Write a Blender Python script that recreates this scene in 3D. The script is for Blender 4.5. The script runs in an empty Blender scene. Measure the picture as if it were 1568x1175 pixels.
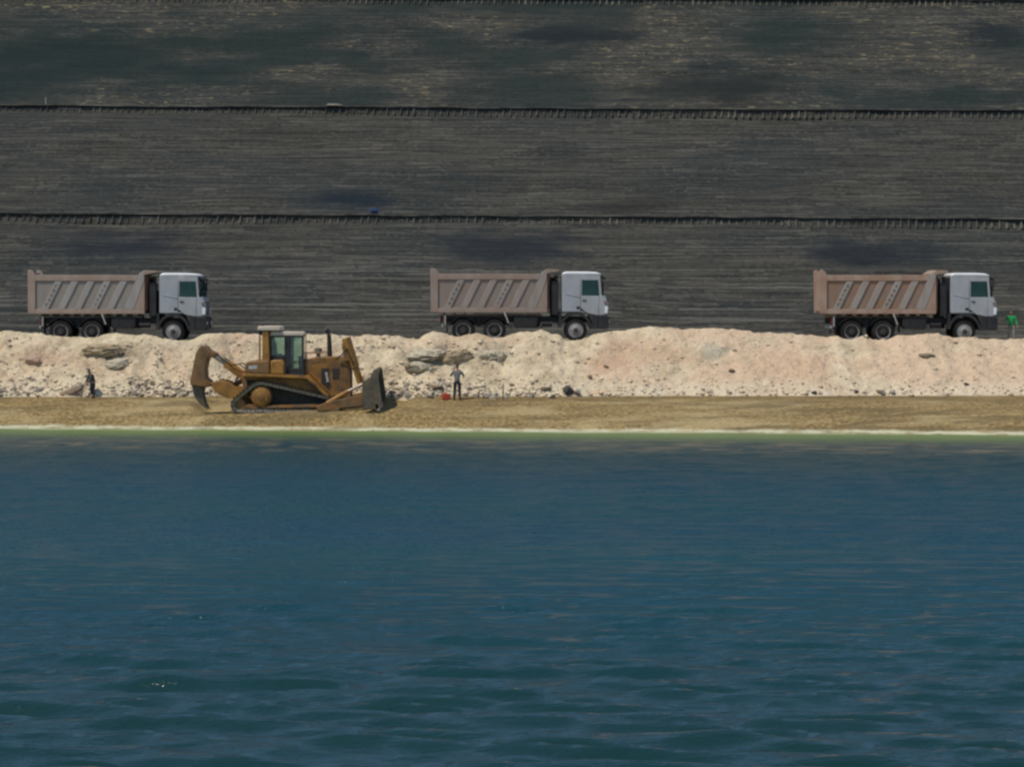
import bpy, bmesh, math, random
import numpy as np
from mathutils import Vector, Matrix

random.seed(7)
rng = np.random.default_rng(7)
scene = bpy.context.scene
COL = scene.collection
R = math.radians
CAM_H, FPX, HOR = 6.45, 4000.0, 450.0     # eye height, focal length in photo pixels, horizon row

def PX(px, Y): return (px - 784.0) * Y / FPX
def PZ(py, Y): return CAM_H - (py - HOR) * Y / FPX

# ------------------------------------------------------------------ noise
def _hash(ix, iy, seed):
    n = (ix.astype(np.int64) * 374761393 + iy.astype(np.int64) * 668265263 + seed * 1442695041) & 0xffffffff
    n = ((n ^ (n >> 13)) * 1274126177) & 0xffffffff
    n = (n ^ (n >> 16)) & 0xffffffff
    return n / 4294967295.0

def vnoise(x, y, seed=0):
    x = np.asarray(x, float); y = np.asarray(y, float)
    x, y = np.broadcast_arrays(x, y)
    ix = np.floor(x); iy = np.floor(y)
    fx = x - ix; fy = y - iy
    fx = fx * fx * fx * (fx * (fx * 6 - 15) + 10); fy = fy * fy * fy * (fy * (fy * 6 - 15) + 10)
    a = _hash(ix, iy, seed); b = _hash(ix + 1, iy, seed); c = _hash(ix, iy + 1, seed); d = _hash(ix + 1, iy + 1, seed)
    return ((a * (1 - fx) + b * fx) * (1 - fy) + (c * (1 - fx) + d * fx) * fy) * 2 - 1

def fbm(x, y, octaves=4, seed=0, gain=.5):
    s = 0; a = 1.0; f = 1.0; t = 0
    for o in range(octaves):
        s = s + a * vnoise(np.asarray(x) * f + 17.3 * o, np.asarray(y) * f - 9.1 * o, seed + o)
        t += a; a *= gain; f *= 2.03
    return s / t

# ------------------------------------------------------------------ materials
class NT:
    def __init__(self, name):
        self.m = bpy.data.materials.new(name); self.m.use_nodes = True
        self.t = self.m.node_tree; self.n = self.t.nodes; self.l = self.t.links
        self.b = self.n['Principled BSDF']; self.out = self.n['Material Output']
        self.tc = self.n.new('ShaderNodeTexCoord')
    def link(self, a, b): self.l.new(a, b)
    def coord(self, scale=(1, 1, 1), rot=(0, 0, 0), loc=(0, 0, 0)):
        mp = self.n.new('ShaderNodeMapping'); self.link(self.tc.outputs['Object'], mp.inputs['Vector'])
        mp.inputs['Scale'].default_value = scale; mp.inputs['Rotation'].default_value = rot; mp.inputs['Location'].default_value = loc
        return mp.outputs['Vector']
    def noise(self, scale, detail=4, vec=None, rough=.55, dist=0):
        t = self.n.new('ShaderNodeTexNoise'); t.inputs['Scale'].default_value = scale
        t.inputs['Detail'].default_value = detail; t.inputs['Roughness'].default_value = rough; t.inputs['Distortion'].default_value = dist
        self.link(vec if vec is not None else self.tc.outputs['Object'], t.inputs['Vector'])
        return t.outputs['Fac']
    def voronoi(self, scale, vec=None, feature='F1', out='Distance'):
        t = self.n.new('ShaderNodeTexVoronoi'); t.inputs['Scale'].default_value = scale; t.feature = feature
        self.link(vec if vec is not None else self.tc.outputs['Object'], t.inputs['Vector'])
        return t.outputs[out]
    def ramp(self, fac, lo, hi, a=0.0, b=1.0):
        t = self.n.new('ShaderNodeMapRange'); t.inputs['From Min'].default_value = lo; t.inputs['From Max'].default_value = hi
        t.inputs['To Min'].default_value = a; t.inputs['To Max'].default_value = b; t.interpolation_type = 'SMOOTHSTEP'
        self.link(fac, t.inputs['Value']); return t.outputs['Result']
    def math(self, op, a, b=None):
        t = self.n.new('ShaderNodeMath'); t.operation = op
        for i, v in enumerate((a, b)):
            if v is None: continue
            if isinstance(v, (int, float)): t.inputs[i].default_value = v
            else: self.link(v, t.inputs[i])
        return t.outputs[0]
    def mix(self, fac, a, b, mode='MIX'):
        t = self.n.new('ShaderNodeMix'); t.data_type = 'RGBA'; t.blend_type = mode
        for s, v in ((t.inputs[0], fac), (t.inputs[6], a), (t.inputs[7], b)):
            if isinstance(v, (int, float)): s.default_value = v
            elif isinstance(v, tuple): s.default_value = (*v, 1) if len(v) == 3 else v
            else: self.link(v, s)
        return t.outputs[2]
    def sep(self):
        t = self.n.new('ShaderNodeSeparateXYZ'); self.link(self.tc.outputs['Object'], t.inputs[0]); return t.outputs
    def bump(self, h, strength=.5, dist=.05):
        t = self.n.new('ShaderNodeBump'); t.inputs['Strength'].default_value = strength; t.inputs['Distance'].default_value = dist
        self.link(h, t.inputs['Height'])
        if self.b.inputs['Normal'].is_linked: self.link(self.b.inputs['Normal'].links[0].from_socket, t.inputs['Normal'])
        self.link(t.outputs['Normal'], self.b.inputs['Normal'])
    def col(self, c):
        if isinstance(c, tuple): self.b.inputs['Base Color'].default_value = (*c, 1)
        else: self.link(c, self.b.inputs['Base Color'])
    def set(self, rough=.6, metal=0, spec=.5):
        self.b.inputs['Roughness'].default_value = rough; self.b.inputs['Metallic'].default_value = metal
        self.b.inputs['Specular IOR Level'].default_value = spec
        return self.m

def simple(name, c, c2=None, scale=4, rough=.6, metal=0, spec=.4, bump=0, dust=0, dustc=(.33, .27, .2)):
    k = NT(name)
    c2 = c2 or tuple(v * .72 for v in c)
    base = k.mix(k.ramp(k.noise(scale, 5), .35, .68), c, c2)
    if dust:
        base = k.mix(k.math('MULTIPLY', k.ramp(k.noise(scale * .45, 6), .38, .75), dust), base, dustc)
    k.col(base)
    if bump: k.bump(k.noise(scale * 6, 4), bump, .02)
    return k.set(rough, metal, spec)

M = {}
M['cab_white_shaded'] = simple('cab_white_shaded', (.345, .355, .375), (.285, .29, .295), 1.2, .32, spec=.5, dust=.4, dustc=(.5, .45, .38))  # white paint darkened, so the shade on the cab sides is in the colour
M['black_plastic'] = simple('black_plastic', (.012, .012, .014), (.02, .019, .018), 3, .55, dust=.07)
M['chassis'] = simple('chassis_paint', (.009, .0095, .011), (.015, .014, .013), 4, .6, dust=.05)
M['rubber'] = simple('rubber', (.011, .011, .012), (.018, .017, .015), 6, .85, spec=.2, dust=.18, dustc=(.13, .11, .09))
M['rim'] = simple('rim_paint', (.24, .235, .23), (.15, .145, .14), 5, .5, dust=.3)
M['rim_dark'] = simple('rim_hub_dark', (.025, .023, .022), (.045, .04, .035), 5, .6)
M['lamp_clear'] = simple('lamp_clear', (.75, .77, .8), (.6, .62, .65), 9, .15)
M['lamp_red'] = simple('lamp_red', (.35, .02, .015), None, 9, .25)
M['lamp_amber'] = simple('lamp_amber', (.35, .16, .05), None, 9, .25)
M['steel'] = simple('bright_steel', (.42, .42, .41), (.3, .29, .27), 5, .35, metal=.6)
M['grey_metal'] = simple('grey_metal', (.36, .35, .33), (.26, .24, .22), 5, .5)
M['seat'] = simple('seat_cloth', (.03, .032, .036), None, 8, .9)
M['dozer'] = simple('dozer_yellow', (.36, .165, .024), (.19, .085, .016), 1.9, .5, dust=.15, dustc=(.25, .17, .085), bump=.05)
M['dozer_dirty'] = simple('dozer_yellow_dirty', (.22, .10, .026), (.10, .05, .018), 2.2, .65, dust=.45, dustc=(.2, .14, .08), bump=.08)
M['dozer_roof'] = simple('dozer_roof_pale', (.62, .52, .4), (.5, .4, .3), 2, .5)
M['track_steel'] = simple('track_steel', (.03, .026, .022), (.06, .048, .034), 5, .6, metal=.2, dust=.22, dustc=(.16, .12, .075))
M['link_steel'] = simple('track_link_highlit', (.42, .35, .26), (.2, .16, .12), 6, .5, metal=.3)  # pale tone paints the highlights onto the track chain
M['blade_steel'] = simple('blade_steel', (.06, .055, .045), (.11, .09, .06), 2.5, .5, metal=.3, dust=.3, dustc=(.2, .15, .09))
M['dark_engine'] = simple('engine_dark', (.02, .018, .016), (.045, .035, .025), 7, .7)
M['exhaust'] = simple('exhaust_black', (.015, .014, .013), (.03, .022, .017), 5, .6)
M['label_white'] = simple('label_white', (.45, .43, .4), (.3, .27, .24), 12, .5)
M['skin'] = simple('skin', (.28, .15, .09), (.23, .12, .07), 10, .6)
M['hair'] = simple('hair', (.012, .01, .009), None, 20, .7)
M['shirt_grey'] = simple('shirt_grey', (.17, .165, .16), (.11, .108, .106), 9, .9, bump=.2)
M['shirt_dim'] = simple('shirt_charcoal', (.055, .055, .06), (.035, .035, .04), 9, .9, bump=.2)
M['trousers_navy'] = simple('trousers_navy', (.016, .02, .034), (.022, .028, .042), 9, .9, bump=.2)
M['green_cloth'] = simple('green_cloth', (.012, .30, .085), (.01, .22, .06), 8, .85, bump=.2)
M['trousers_pale'] = simple('trousers_pale', (.27, .25, .22), None, 9, .9, bump=.2)
M['boots'] = simple('boots', (.025, .02, .017), None, 9, .7)
M['red_plastic'] = simple('red_plastic', (.5, .06, .03), (.38, .05, .03), 7, .45)
M['blue_plastic'] = simple('blue_plastic', (.006, .035, .10), (.006, .028, .07), 6, .8)
M['wood'] = simple('weathered_wood', (.2, .13, .075), (.13, .085, .05), 9, .85)
M['pale_wood'] = simple('pale_wood', (.42, .36, .27), (.33, .28, .2), 7, .85)

def body_mat(name, c, c2, rust, streak=.5, rustc=(.26, .135, .075)):
    k = NT(name)
    v = k.coord((2.2, 2.2, .35))
    a = k.ramp(k.noise(1.6, 6, v), .35, .7)
    base = k.mix(a, c, c2)
    r = k.math('MULTIPLY', k.ramp(k.noise(1.1, 7), .42, .66), rust)
    base = k.mix(r, base, rustc)
    st = k.math('MULTIPLY', k.ramp(k.noise(3.2, 5, v), .58, .72), streak * .6)
    base = k.mix(st, base, (c[0] * 1.25, c[1] * 1.2, c[2] * 1.15))
    k.col(base); k.bump(k.noise(9, 5), .12, .02)
    return k.set(.7, 0, .3)

BODY = [
    (body_mat('tipper_steel_grey', (.27, .235, .20), (.235, .205, .175), .15), body_mat('tipper_rib_grey', (.325, .295, .265), (.29, .26, .23), .1), body_mat('tipper_edge_tan', (.34, .26, .205), (.30, .22, .17), .3)),
    (body_mat('tipper_steel_brown', (.25, .20, .165), (.22, .178, .148), .25), body_mat('tipper_rib_brown', (.305, .255, .22), (.265, .22, .19), .16), body_mat('tipper_edge_brown', (.30, .235, .19), (.27, .2, .16), .3)),
    (body_mat('tipper_steel_rust', (.25, .17, .125), (.225, .15, .108), .6), body_mat('tipper_rib_pale', (.315, .275, .24), (.28, .245, .21), .22), body_mat('tipper_edge_rust', (.36, .26, .20), (.33, .205, .14), .5)),
]
M['rust'] = body_mat('rusty_steel', (.15, .075, .045), (.08, .05, .038), .5)
M['marks'] = simple('faded_lettering', (.07, .065, .06), (.12, .11, .1), 12, .8)

def glass(name, tint, refl=.12, gcol=(.9, .95, 1)):
    k = NT(name)
    k.n.remove(k.b)
    tr = k.n.new('ShaderNodeBsdfTransparent'); tr.inputs[0].default_value = (*tint, 1)
    gl = k.n.new('ShaderNodeBsdfGlossy'); gl.inputs['Roughness'].default_value = .05
    gl.inputs[0].default_value = (*gcol, 1)
    fr = k.n.new('ShaderNodeFresnel'); fr.inputs[0].default_value = 1.5
    f = k.ramp(k.noise(2.0, 3), .3, .7, .6, 1.4)
    f = k.math('ADD', k.math('MULTIPLY', fr.outputs[0], f), refl)
    mx = k.n.new('ShaderNodeMixShader'); k.link(f, mx.inputs[0]); k.link(tr.outputs[0], mx.inputs[1]); k.link(gl.outputs[0], mx.inputs[2])
    k.link(mx.outputs[0], k.out.inputs[0])
    return k.m
M['truck_glass'] = glass('truck_glass', (.025, .06, .09), .08, (.15, .36, .50))
M['dozer_glass'] = glass('dozer_glass', (.70, .80, .74), .03)

# ------------------------------------------------------------------ mesh builder
class MB:
    def __init__(self): self.v = []; self.f = []
    def add(self, vs, fs):
        o = len(self.v); self.v += [tuple(p) for p in vs]; self.f += [tuple(i + o for i in f) for f in fs]; return self
    def prism(self, poly, y0, y1):
        n = len(poly)
        area = sum(poly[i][0] * poly[(i + 1) % n][1] - poly[(i + 1) % n][0] * poly[i][1] for i in range(n))
        if area < 0: poly = poly[::-1]
        if y0 > y1: y0, y1 = y1, y0
        vs = [(x, y0, z) for x, z in poly] + [(x, y1, z) for x, z in poly]
        fs = [tuple(range(n)), tuple(range(2 * n - 1, n - 1, -1))]
        fs += [((i + 1) % n, i, i + n, (i + 1) % n + n) for i in range(n)]
        return self.add(vs, fs)
    def box(self, x0, x1, y0, y1, z0, z1):
        return self.prism([(x0, z0), (x1, z0), (x1, z1), (x0, z1)], y0, y1)
    def tube(self, path, r, n=10):
        path = [Vector(p) for p in path]
        rs = r if isinstance(r, (list, tuple)) else [r] * len(path)
        vs = []; fs = []
        up = None
        for i, p in enumerate(path):
            d = (path[min(i + 1, len(path) - 1)] - path[max(i - 1, 0)]).normalized()
            if up is None:
                up = d.orthogonal().normalized()
            up = (up - d * up.dot(d)).normalized(); s = d.cross(up)
            for k in range(n):
                a = 2 * math.pi * k / n
                vs.append(p + (up * math.cos(a) + s * math.sin(a)) * rs[i])
        for i in range(len(path) - 1):
            for k in range(n):
                a = i * n + k; b = i * n + (k + 1) % n
                fs.append((a, b, b + n, a + n))
        fs.append(tuple(range(n - 1, -1, -1))); fs.append(tuple(range((len(path) - 1) * n, len(path) * n)))
        return self.add(vs, fs)
    def lathe(self, prof, cx, cz, cy=0, n=28):
        """profile of (radius, y) turned about an axis along Y"""
        vs = []; fs = []
        for r, y in prof:
            for k in range(n):
                a = 2 * math.pi * k / n
                vs.append((cx + r * math.cos(a), cy + y, cz + r * math.sin(a)))
        m = len(prof)
        for i in range(m - 1):
            for k in range(n):
                a = i * n + k; b = i * n + (k + 1) % n
                fs.append((a, b, b + n, a + n))
        fs.append(tuple(range(n - 1, -1, -1))); fs.append(tuple(range((m - 1) * n, m * n)))
        return self.add(vs, fs)
    def build(self, name, mat, parent=None, bevel=0, smooth=True):
        me = bpy.data.meshes.new(name); me.from_pydata(self.v, [], self.f); me.update()
        bm = bmesh.new(); bm.from_mesh(me); bmesh.ops.recalc_face_normals(bm, faces=bm.faces); bm.to_mesh(me); bm.free()
        me.materials.append(mat)
        if smooth:
            me.polygons.foreach_set('use_smooth', [True] * len(me.polygons))
            me.set_sharp_from_angle(angle=R(35))
        o = bpy.data.objects.new(name, me); COL.objects.link(o)
        if parent: o.parent = parent
        if bevel:
            b = o.modifiers.new('bevel', 'BEVEL'); b.width = bevel; b.segments = 2; b.limit_method = 'ANGLE'; b.angle_limit = R(40)
        return o

def tag(o, label=None, cat=None, group=None, kind=None):
    if label: o['label'] = label
    if cat: o['category'] = cat
    if group: o['group'] = group
    if kind: o['kind'] = kind
    return o

def empty(name, loc, label, cat, group=None, rot=(0, 0, 0)):
    o = bpy.data.objects.new(name, None); COL.objects.link(o)
    o.location = loc; o.rotation_euler = rot; o.empty_display_size = .2
    return tag(o, label, cat, group)

def grid_mesh(name, P, mat, kind='structure', smooth=True):
    r, c, _ = P.shape
    idx = np.arange(r * c).reshape(r, c)
    f = np.stack([idx[:-1, :-1], idx[:-1, 1:], idx[1:, 1:], idx[1:, :-1]], -1).reshape(-1, 4)
    me = bpy.data.meshes.new(name)
    me.vertices.add(r * c); me.vertices.foreach_set('co', P.reshape(-1).astype(np.float32))
    me.loops.add(f.size); me.loops.foreach_set('vertex_index', f.reshape(-1).astype(np.int32))
    me.polygons.add(len(f)); me.polygons.foreach_set('loop_start', (np.arange(len(f)) * 4).astype(np.int32))
    me.polygons.foreach_set('loop_total', np.full(len(f), 4, np.int32))
    me.update(calc_edges=True); me.validate()
    if smooth: me.polygons.foreach_set('use_smooth', [True] * len(me.polygons))
    me.materials.append(mat)
    o = bpy.data.objects.new(name, me); COL.objects.link(o)
    if kind: o['kind'] = kind
    return o

def xaxis(fine, step, far, n):
    a = np.arange(-fine, fine + step / 2, step)
    e = fine + (far - fine) * (np.linspace(0, 1, n + 1)[1:] ** 2)
    return np.concatenate([-e[::-1], a, e])

# ------------------------------------------------------------------ terrain functions
CREST = np.array([(-400, 509), (0, 508), (60, 510), (75, 515), (110, 519), (140, 519), (165, 512), (200, 513), (240, 516), (262, 521), (290, 521), (310, 513), (350, 512),
    (400, 512), (540, 513), (600, 515), (640, 518), (661, 507), (693, 515), (704, 516), (714, 512), (731, 509), (742, 513), (759, 518), (776, 516),
    (797, 509), (831, 507), (855, 513), (865, 519), (887, 520), (902, 515), (917, 509), (938, 507), (1000, 502), (1050, 505), (1100, 503), (1150, 507),
    (1228, 514), (1282, 516), (1300, 521), (1323, 515), (1336, 521), (1358, 520), (1371, 514), (1412, 510), (1434, 511), (1454, 516), (1467, 518),
    (1488, 516), (1506, 520), (1553, 518), (1568, 517), (1900, 513)], float)
def Ys(X): return 122.2 - .12 * np.clip(X, -40, 40) + .75 * fbm(X / 8, 0, 4, 11)
def Yt(X): return 128.0 - .05 * np.clip(X, -40, 40) + .45 * fbm(X / 3, 3, 3, 12) + 1.1 * np.clip((6.2 - np.abs(X + 10.3)) / 2.0, 0, 1)
def Yc(X): return 132.8 - .03 * np.clip(X, -40, 40) + .35 * fbm(X / 2.5, 6, 3, 13)
def Zt(X): return 1.42 + .0035 * np.clip(X, -40, 40)
def Zc(X):
    py = np.interp(784 + X * FPX / 132.8, CREST[:, 0], CREST[:, 1])
    return PZ(py, 132.8) + .10 * fbm(X * 1.4, 2, 3, 14)
def Zr(X): return np.interp(X, [-21, -18, -2, 5, 17, 24], [3.93, 3.93, 4.0, 4.0, 3.94, 3.94])

DZX, DZY, DZZ, DZP = PX(270 + 845 / 4.61, 125.0), 126.65, PZ(480 + 703 / 4.61, 125.0), R(2.1)

def H(X, Y):
    X = np.asarray(X, float); Y = np.asarray(Y, float)
    ys, yt, yc = Ys(X), Yt(X), Yc(X)
    zt, zc, zr = Zt(X), Zc(X), Zr(X)
    tb = np.clip((Y - ys) / (yt - ys), 0, 1); tk = np.clip((Y - yt) / (yc - yt), 0, 1); tr = np.clip((Y - yc) / 1.0, 0, 1)
    z = np.where(Y < ys, -.13 * (ys - Y), zt * tb ** .62)
    z = np.where(Y > yt, zt + (zc - zt) * (tk ** .92), z)
    z = np.where(Y > yc, zc + (zr - zc) * (tr * tr * (3 - 2 * tr)), z)
    wb = np.where((Y > ys - .5) & (Y < yt), np.clip((Y - ys + .5) / 1.0, 0, 1), 0)
    z = z + wb * (.05 * fbm(X / 1.6, Y / .8, 3, 21) + .03 * fbm(X * 2.2, Y * 2.6, 3, 22))
    wk = np.sin(np.pi * tk) ** .6
    rough = np.interp(784 + X * 30, [0, 300, 640, 800, 900, 1568], [1.15, 1.0, 1.1, .85, .6, .5])
    lump = .30 * fbm(X / 1.9, Y / 1.2, 3, 31) + .27 * fbm(X / .6, Y / .5, 3, 32) - .13 * np.abs(fbm(X / .55, Y / .45, 3, 36))
    ridg = (1 - np.abs(fbm(X / 1.3 + .3 * Y, Y / 1.6, 3, 33)) * 2) * .16
    z = z + wk * rough * (lump + ridg) + np.where(tk > 0, .06, 0) * fbm(X / .28, Y / .25, 3, 34)
    z = z + np.where(tr > 0, .02, 0) * fbm(X * 1.2, Y * 1.2, 3, 41)
    # the level the dozer has cut for itself
    mx = np.clip((5.6 - np.abs(X - DZX - .2)) / 1.0, 0, 1); my = np.clip((2.7 - np.abs(Y - DZY - .1)) / .9, 0, 1)
    m = (mx * mx * (3 - 2 * mx)) * (my * my * (3 - 2 * my))
    pad = DZZ + .05 + math.tan(DZP) * (X - DZX) + .025 * fbm(X * 2, Y * 2, 3, 51)
    z = z * (1 - m) + pad * m
    for (yc_, xr) in ((125.3, DZX - 3.2), (123.9, -3.0)):
        px_ = np.clip((xr - X) / .8, 0, 1); py_ = np.clip((.42 - np.abs(Y - yc_ - .15 * np.sin(X / 5))) / .1, 0, 1)
        z = z - px_ * py_ * (Y > ys + .3) * (.05 + .035 * np.sign(np.sin(X * 2 * np.pi / .36)))
    return z

def Hp(x, y): return float(H(np.array([x]), np.array([y]))[0])

def strip(name, xs, f0, f1, n, mat):
    t = np.linspace(0, 1, n)[:, None]
    X = np.broadcast_to(xs[None, :], (n, len(xs)))
    a, b = f0(xs)[None, :], f1(xs)[None, :]
    Y = a + (b - a) * t
    return grid_mesh(name, np.stack([X, Y, H(X, Y)], -1), mat)

# ------------------------------------------------------------------ ground materials
def mat_beach():
    k = NT('beach_sand')
    fine = k.noise(5.5, 6, k.coord((1, 1.4, 1)))
    big = k.noise(.32, 5, k.coord((.55, 1.5, 1)))
    c = k.mix(k.ramp(fine, .36, .64), (.335, .235, .10), (.135, .092, .038))
    c = k.mix(k.math('MULTIPLY', k.ramp(big, .47, .66), .6), c, (.42, .33, .17))
    c = k.mix(k.math('MULTIPLY', k.ramp(k.noise(.7, 6, k.coord((.35, 2.2, 1), loc=(5, 3, 0))), .48, .64), .65), c, (.115, .085, .042))
    zt_ = k.math('ADD', k.sep()[2], k.math('MULTIPLY', k.math('SUBTRACT', k.noise(1.2, 5), .5), .3))
    c = k.mix(k.ramp(zt_, 1.18, 1.36, 0, .55), c, (.15, .10, .04))
    # white mineral crust left along the waterline
    z = k.sep()[2]
    wob = k.math('MULTIPLY', k.math('SUBTRACT', k.noise(.8, 4), .5), .22)
    zz = k.math('ADD', z, wob)
    rim = k.math('MULTIPLY', k.ramp(zz, -.02, .05), k.ramp(zz, .19, .08))
    c = k.mix(k.math('MULTIPLY', rim, k.ramp(k.noise(.9, 6), .3, .62, .3, 1)), c, (.50, .48, .33))
    k.col(c); k.bump(fine, .9, .06); k.bump(k.noise(22, 4), .6, .03)
    return k.set(.95, 0, .15)

def mat_bank():
    k = NT('limestone_fill')
    x, y, z = k.sep()
    wob = k.noise(.35, 5, k.coord((1, 1, 1.6)))
    c = k.mix(k.ramp(k.noise(.9, 6), .38, .66), (.71, .585, .39), (.50, .395, .25))
    # salmon coloured fill, mostly right of the middle and at the far left
    pink = k.math('MULTIPLY', k.ramp(wob, .42, .6), k.ramp(k.noise(.14, 3, k.coord((1, .2, .2), loc=(3.1, 0, 0))), .36, .56))
    c = k.mix(k.math('MULTIPLY', pink, .6), c, (.60, .41, .27))
    right = k.math('MULTIPLY', k.ramp(x, .5, 9), k.ramp(k.noise(.5, 5, k.coord((.7, .7, 1.2), loc=(9, 2, 1))), .3, .58))
    c = k.mix(k.math('MULTIPLY', right, .9), c, (.66, .475, .315))
    # grey-olive rock showing through
    for (cx, cz, rx, rz, amt, cc) in ((PX(168, 131), PZ(542, 131), 1.7, .45, .9, (.26, .21, .14)), (PX(665, 131), PZ(548, 131), 2.0, .55, .8, (.27, .24, .18)), (PX(760, 131), PZ(540, 131), 1.2, .5, .55, (.3, .28, .22)),
                                    (PX(1093, 131), PZ(540, 131), .9, .5, .8, (.42, .38, .28)), (PX(1010, 131), PZ(543, 131), 2.2, .65, .6, (.50, .345, .215)), (PX(930, 131), PZ(556, 131), 1.6, .6, .7, (.55, .355, .225)), (PX(1280, 130.5), PZ(562, 130.5), .8, .45, .7, (.74, .63, .44)), (PX(1200, 131), PZ(560, 131), 3.2, .8, .65, (.60, .40, .255)), (PX(300, 131), PZ(530, 131), 3.2, .3, .45, (.42, .37, .26)), (PX(920, 128.5), PZ(600, 128.5), .7, .16, .9, (.58, .30, .10)),
                                    (PX(950, 131), PZ(530, 131), 1.0, .3, .5, (.40, .24, .16)), (PX(45, 130), PZ(550, 130), 1.6, .5, .7, (.50, .335, .22))):
        dx = k.math('DIVIDE', k.math('SUBTRACT', x, cx), rx); dz = k.math('DIVIDE', k.math('SUBTRACT', z, cz), rz)
        d = k.math('SQRT', k.math('ADD', k.math('MULTIPLY', dx, dx), k.math('MULTIPLY', dz, dz)))
        d = k.math('ADD', d, k.math('MULTIPLY', k.math('SUBTRACT', k.noise(1.3, 6), .5), 2.4))
        c = k.mix(k.ramp(d, 1.15, .35, 0, amt), c, cc)
    # stones and clods
    vo = k.voronoi(2.6, k.coord((1, 1, 1.3), loc=(1, 2, 3))); sel = k.ramp(k.noise(1.1, 3, k.coord(loc=(4, 4, 4))), .50, .64)
    c = k.mix(k.math('MULTIPLY', k.math('MULTIPLY', k.ramp(vo, .30, .12), sel), .75), c, (.24, .185, .125))
    f2 = k.noise(6, 7, rough=.7)
    c = k.mix(k.math('MULTIPLY', k.ramp(f2, .53, .68), .7), c, (.31, .225, .135))
    c = k.mix(k.math('MULTIPLY', k.ramp(f2, .46, .34), .5), c, (.80, .70, .51))
    c = k.mix(k.math('MULTIPLY', k.ramp(z, 2.4, 1.6), k.ramp(k.noise(.9, 5, k.coord(loc=(7, 1, 3))), .35, .6, .1, .6)), c, (.74, .64, .46))
    k.col(c)
    k.bump(k.noise(2.2, 6, rough=.68), 1.0, .28); k.bump(k.noise(13, 5), .7, .05)
    return k.set(.95, 0, .15)

def mat_road():
    k = NT('haul_road_dirt')
    c = k.mix(k.ramp(k.noise(.7, 6, k.coord((.25, 1.3, 1))), .35, .65), (.42, .34, .23), (.24, .19, .13))
    k.col(c); k.bump(k.noise(6, 5), .6, .05)
    return k.set(.95, 0, .15)

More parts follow.
